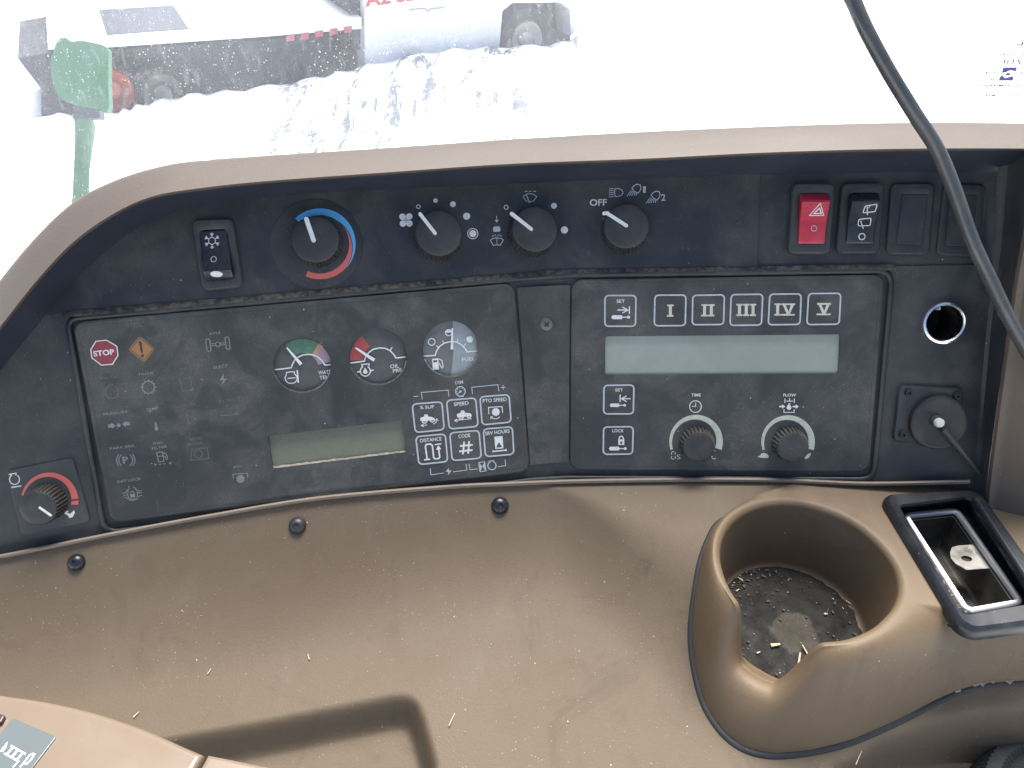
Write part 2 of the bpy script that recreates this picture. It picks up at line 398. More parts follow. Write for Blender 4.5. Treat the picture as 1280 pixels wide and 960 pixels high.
def bar(parent, plane, z, p0, p1, wd, mat, name='pointer', over=0.0):   # raised pointer on a knob cap, photo pixels at height z
    a = Vector(plane.loc(*p0, z)); b = Vector(plane.loc(*p1, z)); k = plane.mpp(*p0); t = (b - a).normalized(); nn = Vector((-t.y, t.x)) * (wd * k / 2)
    mb = MB(); n = 6; loop = []
    for s, ctr in ((1, b), (-1, a)):
        for i in range(n + 1):
            q = -math.pi / 2 + math.pi * i / n; d = t * math.cos(q) * s + nn.normalized() * math.sin(q) * s
            loop.append(ctr + d * nn.length)
    mb.loft([[(p.x, p.y, z - 0.0012) for p in loop], [(p.x, p.y, z + 0.0005) for p in loop]], True, False, True)
    return part(name, mb, mat, parent, 30)

# ================================================================== the setting: snow
def snow_mat():
    m, n, b = newmat('snow'); g = G(n)
    sx = g.n('ShaderNodeSeparateXYZ'); g.l(g.coord(), sx.inputs[0])      # the churned-up strip lies in front of the truck
    st = g.noise(1.0, 6, 0.7, vec=g.scaled((5.5, 1.1, 1)), dist=0.8); pa = g.noise(0.8, 3, 0.6)
    f = g.math('MULTIPLY', g.ramp(st, 0.49, 0.57), g.ramp(g.math('ADD', pa, g.math('MULTIPLY', sx.outputs[0], -0.06)), 0.22, 0.42))
    f = g.math('MULTIPLY', f, g.ramp(g.noise(9, 4, 0.7), 0.36, 0.46, 0.0, 1.0))
    f = g.math('MULTIPLY', f, g.math('MULTIPLY', g.ramp(sx.outputs[0], 0.0, 2.2, 1, 0), g.ramp(sx.outputs[0], -4.2, -2.0, 0, 1)))
    g.l(g.mix(f, (0.86, 0.88, 0.90), (0.065, 0.08, 0.11)), b.inputs['Base Color'])
    b.inputs['Roughness'].default_value = 0.7
    g.bump(g.noise(2.2, 5, 0.6), 0.5, 0.12, b); return m
gm = MB(); N = 60; ext = 400.0
gx = [math.copysign(abs(t) ** 2.2, t) * ext for t in np.linspace(-1, 1, N)]
for y in gx:
    for x in gx:
        d = math.hypot(x, y - 5); h = 0.07 * math.sin(x * 1.3 + 0.7 * y) * math.cos(y * 0.9 - x * 0.4) * min(1, d / 3) if d < 60 else 0
        gm.v.append((x, y, h - 0.06))
gm.f = [(j * N + i, j * N + i + 1, (j + 1) * N + i + 1, (j + 1) * N + i) for j in range(N - 1) for i in range(N - 1)]
structure('snow_ground', gm, snow_mat(), 180)

# ================================================================== dashboard body
def crease_x(A, B, y):
    lo, hi = 560.0, 820.0
    for _ in range(40):
        m = (lo + hi) / 2
        if A.t(m, y) < B.t(m, y): lo = m
        else: hi = m
    return lo
hinge = lerp_curve([(-100, 407), (89, 391), (643, 344), (690, 340), (714, 339), (1107, 333), (1300, 330)])
dash = thing('dashboard', 'wraparound tractor dashboard with black panel under a brown moulded hood', 'dashboard', P0)

# lower fascia, one flat sheet per wing, with the power socket's hole cut in the right one
def sheet(plane, loops, w, z_back=None):
    mb = MB(); L = [[plane.loc(x, y, w) for x, y in l] if isinstance(l[0], tuple) and abs(l[0][0]) > 1.5 else l for l in loops]
    mb.fill(L, w); M4 = plane.mat(); mb.v = [tuple(M4 @ Vector(v)) for v in mb.v]; return mb
cl0, cl1 = crease_x(PL, PR, 340), crease_x(PL, PR, 660)
Fl = sheet(PL, [[(-140, 600), (-20, 470), (30, 396), (89, 391), (643, 344), (cl0, 340), (cl1, 660), (-140, 770)]], 0.0)
part('fascia_panel', Fl, M['black'], dash, 0, world=True)
Zs = ZM(1080, 360, 3.69)
sock_c = Zs((357, 159))[0]; SR = 23.0
hole = circle(PR, sock_c, SR, 0.0, 40)
Fr = sheet(PR, [[(cl0, 340), (714, 339), (1107, 333), (1241, 331), (1236, 400), (1226, 510), (1220, 600), (1219, 614), (870, 614), (840, 660), (cl1, 660)], hole], 0.0)
part('fascia_panel', Fr, M['black'], dash, 0, world=True)
# control strip above, leaning back; its right third steps down a little
cu0, cu1 = crease_x(PLS, PRS, 200), crease_x(PLS, PRS, 340)
Ul = sheet(PLS, [[(30, 396), (86, 340), (140, 292), (190, 262), (250, 245), (340, 234), (480, 228), (cu0, 200), (cu1, 340), (643, 344), (89, 391)]], 0.0)
part('control_strip', Ul, M['black'], dash, 0, world=True)
Ur = sheet(PRS, [[(cu0, 200), (951, 190), (946, 336), (714, 342), (cu1, 343)]], 0.0)
e0 = [PRS.hit(x, y, 0) for x, y in ((951, 190), (946, 329))]; e1 = [p - PRS.n * 0.0014 for p in e0]
Ur.add([*e0, *e1], [(0, 1, 3, 2)])
f0 = [PRS.hit(x, y, 0) for x, y in ((cu1, 340), (946, 329))]; f1 = [p - PRS.n * 0.0014 for p in f0]
part('control_strip', Ur, M['black'], dash, 20, world=True)
Uq = sheet(PRS, [[(950, 190), (1258, 180), (1252, 225), (1248, 300), (1241, 337), (1107, 340), (945, 343)]], -0.0014)
part('switch_strip', Uq, M['black'], dash, 0, world=True)
# dusty ledge where strip and module frame meet
lg = MB(); rows = [[], [], []]
for x in np.linspace(78, 1120, 90):
    y = hinge(x); jit = random.uniform(-0.6, 0.6)
    rows[0].append(high(x, y - 2.5 + jit, 0.0006)); rows[1].append(low(x, y + 2.5 + jit, 0.0026)); rows[2].append(low(x, y + 5.0, 0.0029))
lg.loft(rows, False); part('dusty_ledge', lg, plain('ledge_dust', (0.028, 0.027, 0.025), 0.85, wear=0.9, wearcol=(0.15, 0.132, 0.10), wscale=190, bump=0.4), dash, 60, world=True)

def round_path(pts, r, n=6):
    out = []; m = len(pts)
    for i in range(m):
        p, a, b = Vector(pts[i][:2]), Vector(pts[i - 1][:2]), Vector(pts[(i + 1) % m][:2]); rr = pts[i][2] if len(pts[i]) > 2 else r
        if rr == 0: out.append(tuple(p)); continue
        u = (a - p); v = (b - p); q = min(rr, u.length * 0.45, v.length * 0.45); A = p + u.normalized() * q; B = p + v.normalized() * q
        for k in range(n + 1):
            t = k / n; out.append(tuple(A * (1 - t) ** 2 + p * 2 * t * (1 - t) + B * t * t))
    return out
def densify(pts, step):
    out = []
    for i in range(len(pts)):
        a, b = Vector(pts[i]), Vector(pts[(i + 1) % len(pts)]); k = max(1, int((b - a).length / step))
        out += [tuple(a + (b - a) * (j / k)) for j in range(k)]
    return out
def inset_px(pts, d):
    n = len(pts); o = []
    for i in range(n):
        a, b, c = Vector(pts[i - 1]), Vector(pts[i]), Vector(pts[(i + 1) % n]); t = (c - a).normalized(); o.append((b.x - t.y * d, b.y + t.x * d))
    return o
frame_path = densify(round_path([(79, 395, 20), (640, 345, 0), (720, 339.5, 0), (1120, 334, 26), (1096, 604, 22), (712, 602, 0), (664, 605, 0), (127, 671, 22)], 20), 26)
fr = MB(); fr.loft([[low(x, y, w_) for x, y in inset_px(frame_path, d)] for d, w_ in ((0, 0.0), (0.8, 0.0018), (2.2, 0.0029), (4.0, 0.0032), (6.0, 0.0030), (7.4, 0.0022), (8.0, 0.0002))])
part('module_frame', fr, M['black'], dash, 50, world=True)
# narrow filler panel between the two modules
fp = MB(); q = [[(646.5, 359.5), (690, 357), (712.5, 356)], [(655, 470), (689, 469), (711.5, 468)], [(662.5, 581), (690, 578.5), (711, 577.5)]]
g0 = [low(x, y, 0.0017) for r in q for x, y in r]; fp.add(g0, [(0,1,4,3),(1,2,5,4),(3,4,7,6),(4,5,8,7)])
bd = [q[0][0], q[0][1], q[0][2], q[1][2], q[2][2], q[2][1], q[2][0], q[1][0]]
fp.loft([[low(x, y, 0.0017) for x, y in bd], [low(x, y, -0.0005) for x, y in bd]])
flr = part('filler_panel', fp, M['module'], dash, 30, world=True)
sw = PL.moved(682, 405); M4 = sw.mat()
def world_of(plane, mb): mb.v = [tuple(plane.mat() @ Vector(v)) for v in mb.v]; return mb
k = sw.mpp(682, 405); mb = MB(); mb.lathe([(8.6*k, 0.0014), (8.6*k, 0.0022), (7.6*k, 0.0031), (4*k, 0.0036), (0.0002, 0.0037)], 28)
scr = part('screw', world_of(sw, mb), plain('dark_screw', (0.16, 0.155, 0.14), 0.45, metal=0.7, wear=0.5, wearcol=(0.07, 0.07, 0.06), wscale=300), flr, 30, world=True)
mb = MB()
for a in (35, 125):
    c_, s_ = math.cos(R_(a)), math.sin(R_(a)); l, t = 3.6*k, 0.9*k
    mb.add([(x*c_ - y*s_, x*s_ + y*c_, z) for z in (0.0030, 0.00385 + 0.00003*(a > 90)) for x, y in ((-l,-t),(l,-t),(l,t),(-l,t))], [(0,1,5,4),(1,2,6,5),(2,3,7,6),(3,0,4,7),(4,5,6,7)])
part('cross_slot', world_of(sw, mb), M['hole'], scr, 0, world=True)

# brown hood and its black lining
tri = [((-60,430),(-60,490),(-60,545)), ((0,350),(0,413),(0,466)), ((45,296),(50,350),(60,393)), ((94,251),(94,304),(100,347)), ((150,223),(142,270),(160,295)),
       ((210,206),(187,249),(195,275)), ((260,200),(240,239),(250,259)), ((340,194),(330,229),(337,247)), ((480,185),(480,218),(480,238)), ((640,174),(640,207),(640,231)),
       ((800,165),(800,201),(800,225)), ((960,158),(960,193),(960,219)), ((1120,153.5),(1120,188.5),(1130,216)), ((1280,154),(1280,188),(1280,217)), ((1400,157),(1400,191),(1400,220))]
def catmull(P, sub=8):
    P = [np.array(p, float) for p in P]; P = [2*P[0]-P[1]] + P + [2*P[-1]-P[-2]]; o = []
    for i in range(1, len(P) - 2):
        for s in range(sub):
            t = s / sub; a, b, c, d = P[i-1], P[i], P[i+1], P[i+2]
            o.append(tuple(0.5 * ((2*b) + (c-a)*t + (2*a-5*b+4*c-d)*t*t + (3*b-a-3*c+d)*t**3)))
    o.append(tuple(P[-2])); return o
C_, B_, A_ = (catmull([t[i] for t in tri]) for i in range(3))
def foot(x, y): return low(x, y, -0.001) if y > hinge(x) else high(x, y, -0.0022)
HW = 0.025
lin = MB(); Af = [foot(*p) for p in A_]; Bf = [low(*p, HW - 0.003) for p in B_]
rows = []
for t, bow in ((0, 0), (0.12, 0.003), (0.35, 0.004), (0.65, 0.003), (1, 0)):
    rows.append([a.lerp(b, t) for a, b in zip(Af, Bf)])
lin.loft(rows, False); part('hood_lining', lin, M['lining'], dash, 60, world=True)
rim = MB()
def mixp(a, b, t): return tuple(np.array(a) * (1 - t) + np.array(b) * t)
rows = [[low(*mixp(b, c, -0.03), HW - 0.006) for b, c in zip(B_, C_)], [low(*mixp(b, c, 0.0), HW - 0.001) for b, c in zip(B_, C_)],
        [low(*mixp(b, c, 0.07), HW + 0.0008) for b, c in zip(B_, C_)], [low(*mixp(b, c, 0.14), HW - 0.0010) for b, c in zip(B_, C_)],
        [low(*mixp(b, c, 0.55), HW - 0.0125) for b, c in zip(B_, C_)], [low(*mixp(b, c, 0.90), HW - 0.0235) for b, c in zip(B_, C_)],
        [low(*mixp(b, c, 0.975), HW - 0.0275) for b, c in zip(B_, C_)], [low(*mixp(b, c, 1.0), HW - 0.0330) for b, c in zip(B_, C_)]]
last = []
for p in rows[-1]:
    s = max(0.0, min(1.0, (-0.10 - p.x) / 0.16)); last.append(p + Vector((-0.07 * s, 0.12 - 0.06 * s, -0.10)))
rows.append(last); rim.loft(rows, False); part('hood_rim', rim, M['rim'], dash, 60, world=True)
# black cheek that turns the panel towards the operator on the right
ridge = catmull([(1258, 180), (1252, 225), (1248, 300), (1236, 400), (1226, 510), (1220, 600), (1214, 680)], 4)
edge = catmull([(1300, 180), (1290, 225), (1279, 290), (1266, 360), (1257, 430), (1243, 530), (1233, 610), (1226, 690)], 4)
edge = [edge[int(i * (len(edge) - 1) / (len(ridge) - 1))] for i in range(len(ridge))]
WE = lambda y: 0.036 - 0.026 * float(sstep(430, 610, y))
ch = MB(); ch.loft([[PR.hit(x - 6, y, -0.002) for x, y in ridge], [PR.hit(x, y, 0.0008) for x, y in ridge], [PR.hit(*mixp(a, b, 0.16), 0.0016) for a, b in zip(ridge, edge)],
                    [PR.hit(*mixp(a, b, 0.5), WE(b[1]) * 0.33) for a, b in zip(ridge, edge)], [PR.hit(*b, WE(b[1])) for b in edge]], False)
part('side_cheek', ch, M['black'], dash, 50, world=True)
pil = thing('pillar_trim', 'brown moulded trim panel along the right edge beside the black dashboard', 'trim panel', PR.hit(1265, 640, 0.03))
pm = MB(); pm.loft([[PR.hit(*b, WE(b[1]) - 0.006) for b in edge], [PR.hit(b[0] + 0.4, b[1], WE(b[1]) + 0.002) for b in edge], [PR.hit(b[0] + 5, b[1], WE(b[1]) + 0.0045) for b in edge],
                    [PR.hit(b[0] + 14, b[1], WE(b[1]) + 0.0035) for b in edge], [PR.hit(b[0] + 18, b[1], WE(b[1]) + 0.0045) for b in edge], [PR.hit(b[0] + 120, b[1] + 20, WE(b[1]) + 0.014) for b in edge]], False)
part('panel', pm, M['pillar'], pil, 50, world=True)

# ================================================================== brown shelf below (height field in metres, relative to the eye)
tpts = catmull([(-160, 724), (0, 695), (140, 667), (270, 643), (400, 622), (560, 608), (640, 604), (720, 601), (860, 599), (980, 600), (1090, 604), (1240, 601), (1420, 600)], 6)
Tw = [low(x, y, 0.005) for x, y in tpts]
TX = np.array([p.x for p in Tw]); TY = np.array([p.y for p in Tw]); TZ = np.array([p.z for p in Tw]); TP = np.array([p[0] for p in tpts])
o_ = np.argsort(TX); TX, TY, TZ, TP = TX[o_], TY[o_], TZ[o_], TP[o_]
def smin(a, b, k): h = np.clip(0.5 + 0.5 * (b - a) / k, 0, 1); return b + (a - b) * h - k * h * (1 - h)
def smax(a, b, k): return -smin(-a, -b, k)
def shelf_z(X, Y):
    X = np.asarray(X, float); Y = np.asarray(Y, float)
    yt = np.interp(X, TX, TY); zt = np.interp(X, TX, TZ); px = np.interp(X, TX, TP)
    led = np.clip((px - 660) / 220, 0, 1); led = led * led * (3 - 2 * led) * 0.060
    z1 = zt - 0.002 - (yt - Y) * 0.20; z2 = zt - 0.002 - 0.2 * led - (yt - led - Y) * 0.88
    up = np.where(led > 0.001, smin(z1, z2, np.maximum(1e-4, 0.014 * led / 0.06)), z2)
    fl = CZ - 0.425 + (Y - 0.32) * 0.20
    return smax(up, fl, 0.022)
def shelf_hit(px, py):
    r = ray(px, py); a, b = 0.25, 0.8
    for t in np.linspace(0.25, 0.8, 240):
        p = CAM + r * t
        if p.z < float(shelf_z(p.x, p.y)): b = t; break
        a = t
    for _ in range(30):
        m = (a + b) / 2; p = CAM + r * m
        if p.z < float(shelf_z(p.x, p.y)): b = m
        else: a = m
    return CAM + r * a
Z_TOP = CZ - 0.374
pod_front = [(916, 640), (893, 660), (878, 695), (869, 740), (864, 790), (868, 835), (880, 880), (902, 915), (930, 936), (965, 944), (1010, 940), (1060, 928), (1120, 902), (1170, 876), (1205, 861), (1240, 854), (1290, 851), (1400, 848)]
pod_back = [(1420, 640), (1400, 596), (1240, 596), (1150, 597), (1090, 599), (1030, 600), (985, 606), (950, 618)]
podB = [shelf_hit(*p) for p in pod_front] + [hit_z(*p, Z_TOP) for p in pod_back]
PBx = np.array([p.x for p in podB]); PBy = np.array([p.y for p in podB])
def poly_sd(X, Y, px, py):                      # signed distance to a polygon (positive inside)
    X = np.asarray(X); Y = np.asarray(Y); d = np.full(X.shape, 1e9); ins = np.zeros(X.shape, bool); n = len(px)
    for i in range(n):
        ax, ay, bx, by = px[i - 1], py[i - 1], px[i], py[i]; ex, ey = bx - ax, by - ay
        t = np.clip(((X - ax) * ex + (Y - ay) * ey) / (ex * ex + ey * ey + 1e-18), 0, 1)
        d = np.minimum(d, np.hypot(X - ax - t * ex, Y - ay - t * ey))
        c = ((ay > Y) != (by > Y)) & (X < (bx - ax) * (Y - ay) / (by - ay + 1e-18) + ax); ins ^= c
    return np.where(ins, d, -d)
NC, NR = 430, 190
colX = np.linspace(TX[0] + 0.002, 0.36, NC); yt = np.interp(colX, TX, TY)
vv = np.linspace(0, 1, NR)
GX = np.repeat(colX[None, :], NR, 0); GY = yt[None, :] + (0.03 - yt[None, :]) * vv[:, None]
GZ = shelf_z(GX, GY)
# sunken tray at the lower left and hollow at the lower right, from their edges on the floor
def floor_poly(pts): q = [shelf_hit(*p) for p in pts]; return np.array([p.x for p in q]), np.array([p.y for p in q])
tx, ty = floor_poly([(60, 958), (180, 930), (330, 903), (440, 881), (490, 871), (510, 871), (522, 880), (530, 900), (545, 955)])
t1 = floor_poly([(545, 955)]); tx = np.append(tx, [tx[-1] + 0.005, tx[0]]); ty = np.append(ty, [0.0, 0.0])
GZ = GZ - 0.020 * sstep(-0.0015, 0.0095, poly_sd(GX, GY, tx, ty))
hx, hy = floor_poly([(1040, 958), (1100, 922), (1160, 903), (1200, 893), (1235, 886), (1290, 884)])
hx = np.append(hx, [hx[-1] + 0.2, hx[-1] + 0.2, hx[0]]); hy = np.append(hy, [hy[-1], 0.0, 0.0])
GZ = GZ - 0.050 * sstep(-0.001, 0.012, poly_sd(GX, GY, hx, hy))
GZ = np.where(poly_sd(GX, GY, PBx, PBy) > 0.0045, GZ - 0.12, GZ)
sh = thing('lower_console', 'dusty brown moulded shelf below the black dashboard panel', 'console', (0, float(np.interp(0, TX, TY)), CZ - 0.47))
sm = MB(); sm.v = [(float(a), float(b), float(c)) for a, b, c in zip(GX.ravel(), GY.ravel(), GZ.ravel())]
sm.f = [(j*NC+i, (j+1)*NC+i, (j+1)*NC+i+1, j*NC+i+1) for j in range(NR - 1) for i in range(NC - 1)
        if max(GZ[j, i], GZ[j+1, i], GZ[j, i+1], GZ[j+1, i+1]) - min(GZ[j, i], GZ[j+1, i], GZ[j, i+1], GZ[j+1, i+1]) < 0.06]
shelf = part('shelf', sm, M['brown'], sh, 60, world=True)
lip = MB(); el = [i for i in range(len(tpts)) if -155 < tpts[i][0] < 1236]
lip.loft([[low(tpts[i][0], tpts[i][1] - 0.5, -0.002) for i in el], [low(tpts[i][0], tpts[i][1] - 2.0, 0.0050) for i in el], [low(tpts[i][0], tpts[i][1] - 1.4, 0.0068) for i in el],
          [low(tpts[i][0], tpts[i][1] + 0.4, 0.0076) for i in el], [low(tpts[i][0], tpts[i][1] + 2.5, 0.0072) for i in el], [low(tpts[i][0], tpts[i][1] + 3.5, 0.0050) for i in el]], False)
part('edge_lip', lip, brown_plastic('brown_lip', base=(0.21, 0.17, 0.135), dust=(0.26, 0.22, 0.18), speck=0.1), sh, 60, world=True)
def on_shelf(px, py):
    p = shelf_hit(px, py); e = 0.002
    n = Vector((-(float(shelf_z(p.x + e, p.y)) - float(shelf_z(p.x - e, p.y))) / (2*e), -(float(shelf_z(p.x, p.y + e)) - float(shelf_z(p.x, p.y - e))) / (2*e), 1)).normalized()
    return Plane(p, n, (1, 0, 0))
for px, py in ((96, 703), (372, 657), (625, 632)):
    pl = on_shelf(px, py); kk = pl.mpp(px, py); r = 11.0 * kk
    mb = MB(); mb.lathe([(r, -0.001), (r, 0.0008), (r * 0.93, 0.0020), (r * 0.7, 0.0034), (r * 0.4, 0.0042), (r * 0.27, 0.0043), (r * 0.22, 0.0036), (0.0002, 0.0034)], 28)
    part('push_rivet', world_of(pl, mb), M['rivet'], sh, 40, world=True)

# ================================================================== cup holder pod
CX, CY = 0.1813, 0.2954
pod = thing('cup_holder', 'brown moulded cup holder with a handle notch and dirty dark bottom', 'cup holder', (CX, CY, Z_TOP - 0.054))
ZF = Z_TOP - 0.054
bt = [math.atan2(p.y - CY, p.x - CX) for p in podB]; br = [math.hypot(p.x - CX, p.y - CY) for p in podB]; bz = [p.z for p in podB]
# densify the boundary so that it stays true between the sampled points
db = []
for i in range(len(podB)):
    a, b = podB[i], podB[(i + 1) % len(podB)]
    for s in range(8): q = a.lerp(b, s / 8); db.append((math.atan2(q.y - CY, q.x - CX), math.hypot(q.x - CX, q.y - CY), q.z))
db.sort(); bt = np.array([d[0] for d in db]); br = np.array([d[1] for d in db]); bz = np.array([d[2] for d in db])
NT = 360; th = np.linspace(-math.pi, math.pi, NT, endpoint=False)
def per(x, y, t, sm_=5):
    v = np.interp(t, np.concatenate([x - 2*math.pi, x, x + 2*math.pi]), np.concatenate([y, y, y])); kk = np.ones(sm_) / sm_
    return np.convolve(np.concatenate([v[-sm_:], v, v[:sm_]]), kk, 'same')[sm_:-sm_]
RB = per(bt, br, th, 7); ZB = per(bt, bz, th, 7)
deg = np.degrees(th) % 360
RC = np.interp(deg, [0, 45, 90, 135, 180, 205, 235, 262, 290, 315, 340, 360], [.0575, .0590, .0595, .0585, .0565, .0570, .0600, .0530, .0505, .0510, .0550, .0575])
kk = np.ones(15) / 15; RC = np.convolve(np.concatenate([RC[-15:], RC, RC[:15]]), kk, 'same')[15:-15]
nz = sstep(205, 223, deg) * (1 - sstep(241, 262, deg))
ZC = Z_TOP + (ZF + 0.013 - Z_TOP) * nz
RB = np.maximum(RB, RC + 0.0055)
rings = []
def ringof(r, z): return [(CX + float(r[i]) * math.cos(th[i]), CY + float(r[i]) * math.sin(th[i]), float(z[i])) for i in range(NT)]
one = np.ones(NT); RF = 0.0465
for r in (0.0005, 0.02, 0.036, RF - 0.003): rings.append(ringof(one * r, one * ZF))
rings.append(ringof(one * (RF - 0.0008), one * (ZF + 0.0006)))
top_r = RC - 0.0045; top_z = ZC - 0.0045
for t in (0.03, 0.08, 0.2, 0.4, 0.6, 0.8, 1.0):
    rings.append(ringof(RF + (top_r - RF) * t, ZF + 0.0015 + (np.maximum(top_z, ZF + 0.002) - ZF - 0.0015) * t))
for a in (18, 36, 54, 72, 90):                  # rolled lip
    rr = 0.0045; rings.append(ringof(RC - rr * math.cos(R_(a)) , ZC - rr + rr * math.sin(R_(a))))
wr = np.minimum((RB - RC) * 0.98, 0.056)
kw = np.hanning(75); kw /= kw.sum(); ZCs = np.convolve(np.concatenate([ZC[-80:], ZC, ZC[:80]]), kw, 'same')[80:-80]
for t in [*np.linspace(0.02, 0.94, 47), 0.96, 0.98, 0.99, 1.0]:
    r = RC + (RB - RC) * t; x = np.clip((RB - r) / wr, 0, 1); S = 0.8 * (1 - (1 - x) ** 2.2) + 0.2 * np.sqrt(np.clip(1 - (1 - x) ** 2, 0, 1))
    u_ = t ** 0.6; rings.append(ringof(r, ZB + (ZC * (1 - u_) + ZCs * u_ - ZB) * S))
rings.append(ringof(RB + 0.0002, ZB - 0.02))
pm = MB(); pm.loft(rings)
PH = Plane((CX, CY, Z_TOP), (0, 0, 1), (1, 0, 0))
ash_out = [(1098, 618), (1223, 611), (1342, 776), (1205, 794)]
aq = [PH.loc(x, y, 0.0) for x, y in [(1120, 630), (1211, 622), (1312, 760), (1206, 772)]]
ax_ = np.array([a + CX for a, b in aq]); ay_ = np.array([b + CY for a, b in aq])
cen = np.array([np.mean([pm.v[i] for i in f], 0) for f in pm.f]); sd_ = poly_sd(cen[:, 0], cen[:, 1], ax_, ay_)
pm.f = [f for f, s, c in zip(pm.f, sd_, cen) if not (s > 0.0 and c[2] > Z_TOP - 0.02)]
part('pod_body', pm, M['pod'], pod, 60, world=True)
def cup_dirt():
    m, n, b = newmat('cup_dirt'); g = G(n)
    ln = g.n('ShaderNodeVectorMath', operation='LENGTH'); mp = g.n('ShaderNodeMapping'); mp.inputs['Location'].default_value = (-0.002, 0.008, 0); mp.inputs['Scale'].default_value = (1, 1, 0)
    g.l(g.coord(), mp.inputs['Vector']); g.l(mp.outputs[0], ln.inputs[0])
    wob = g.math('ADD', ln.outputs['Value'], g.math('MULTIPLY', g.math('SUBTRACT', g.noise(90, 4, 0.6), 0.5), 0.016))
    pat = g.ramp(wob, 0.0135, 0.0160, 1, 0)
    c = g.mix(g.ramp(g.noise(70, 6, 0.75), 0.35, 0.7), (0.004, 0.004, 0.004), (0.026, 0.0245, 0.022))
    ringd = g.math('MULTIPLY', g.ramp(wob, 0.0175, 0.0195, 0, 1), g.ramp(wob, 0.021, 0.026, 1, 0))
    c = g.mix(g.math('MULTIPLY', ringd, 0.6), c, (0.01, 0.01, 0.01))
    c = g.mix(g.math('MULTIPLY', pat, g.ramp(g.noise(160, 4, 0.7), 0.3, 0.6, 0.55, 1.0)), c, (0.056, 0.048, 0.038))
    c = g.mix(g.math('MULTIPLY', g.specks(420, 0.16, 0.15), 0.6), c, (0.35, 0.31, 0.24))
    g.l(c, b.inputs['Base Color']); g.l(g.ramp(g.noise(50, 4, 0.6), 0.3, 0.7, 0.55, 0.95), b.inputs['Roughness']); b.inputs['Specular IOR Level'].default_value = 0.25
    g.bump(g.noise(300, 5, 0.7), 0.6, 0.001, b); return m
fm = MB(); rr = [0.0, 0.012, 0.024, 0.036, 0.0445]
rg = []
for r in rr[1:]:
    rg.append([(CX + (r + (random.uniform(-0.0012, 0.0012) if r > 0.04 else 0)) * math.cos(t), CY + r * math.sin(t), ZF + 0.0006 + random.uniform(0, 0.0002)) for t in np.linspace(0, 2*math.pi, 72, endpoint=False)])
fm.loft(rg); o = len(fm.v); fm.v.append((CX, CY, ZF + 0.0007)); fm.f += [(o, j, (j + 1) % 72) for j in range(72)]
part('cup_bottom', fm, cup_dirt(), pod, 60, world=True)
gk = MB(); path = [shelf_hit(x, y) for x, y in catmull([(906, 649)] + pod_front[1:-1], 5)]
gk.tube([p + Vector((0, 0, -0.0006)) for p in path], 0.0024, 8)
part('seam_gasket', gk, M['rubber'], pod, 60, world=True)
# crumbs and straw in the cup and on the shelf
db_ = MB()
def sliver(p, l, wd, ang, tilt=0.1):
    d = Vector((math.cos(ang), math.sin(ang), tilt)).normalized(); n = Vector((-math.sin(ang), math.cos(ang), 0)); u = Vector((0, 0, wd * 0.6))
    a, b = p - d * l / 2, p + d * l / 2; q = [a - n*wd/2, a + n*wd/2, b + n*wd*0.3, b - n*wd*0.3]
    db_.add([*q, *[x + u for x in q]], [(0,1,2,3),(4,5,6,7),(0,1,5,4),(1,2,6,5),(2,3,7,6),(3,0,4,7)])
for px, py, l, wd, an in ((938, 662, .010, .0014, .2), (948, 668, .005, .0028, 1.2), (930, 684, .018, .0007, -.1), (952, 660, .004, .003, 2.0), (1008, 808, .010, .0012, 1.9), (998, 822, .014, .0016, 1.2), (1001, 826, .011, .0012, 1.0),
                          (969, 799, .006, .0022, .1), (1032, 760, .002, .0015, 0), (925, 716, .004, .0012, 2.4), (922, 730, .003, .001, .6), (1060, 745, .003, .001, 2.2), (948, 808, .0025, .001, .4)):
    p = hit_z(px, py + 8, ZF + 0.0015); sliver(p, l, wd, an, 0.25 if l > .009 else .05)
for _ in range(34):
    a = random.uniform(0, 6.28); r = 0.044 * math.sqrt(random.random()); r = r if random.random() < 0.4 else random.uniform(0.036, 0.0435)
    sliver(Vector((CX + r*math.cos(a), CY + r*math.sin(a), ZF + 0.0012)), random.uniform(.0005, .0016), random.uniform(.0003, .0008), random.uniform(0, 6.28))
for px, py, l, wd, an in ((565, 900, .0085, .0006, 1.2), (171, 894, .004, .0008, 1.0), (262, 840, .004, .0006, 1.3), (386, 822, .004, .0007, 2.0), (1073, 948, .010, .0005, .9)):
    p = shelf_hit(px, py); sliver(p + Vector((0, 0, .0006)), l, wd, an, 0)
for _ in range(70):
    px, py = random.uniform(20, 1270), random.gauss(800, 80)
    if not (640 < py < 955) or (px > 850): continue
    p = shelf_hit(px, py)
    if float(poly_sd(np.array([p.x]), np.array([p.y]), tx, ty)[0]) > -0.004: continue
    sliver(p + Vector((0, 0, .0004)), random.uniform(.0003, .0010), random.uniform(.0002, .0004), random.uniform(0, 6.28), 0)
for px, py in ((1222, 856), (1228, 857), (1240, 854), (1258, 853), (1262, 854), (1195, 866), (1218, 858)):
    p = shelf_hit(px, py); sliver(p + Vector((0, 0, .0022)), random.uniform(.003, .005), .002, random.uniform(0, .6), 0.1)
gr_ = MB(); keep_ = db_; db_ = gr_
for _ in range(150):
    a = random.uniform(0, 6.28); r = random.uniform(0.034, 0.0445) if random.random() < 0.75 else 0.034 * math.sqrt(random.random())
    if random.random() < 0.35: a = random.gauss(2.3, 0.35)
    sliver(Vector((CX + r*math.cos(a), CY + r*math.sin(a), ZF + 0.001)), random.uniform(.0005, .0030), random.uniform(.0005, .0018), random.uniform(0, 6.28), random.uniform(-.2, .3))
db_ = keep_
gro = part('cup_grit', gr_, plain('grit', (0.085, 0.078, 0.066), 0.85, wear=0.9, wearcol=(0.02, 0.02, 0.018), wscale=500), None, 0); gro['kind'] = 'stuff'; gro['label'] = 'dark grit packed along the edge of the cup holder bottom'; gro['category'] = 'grit'
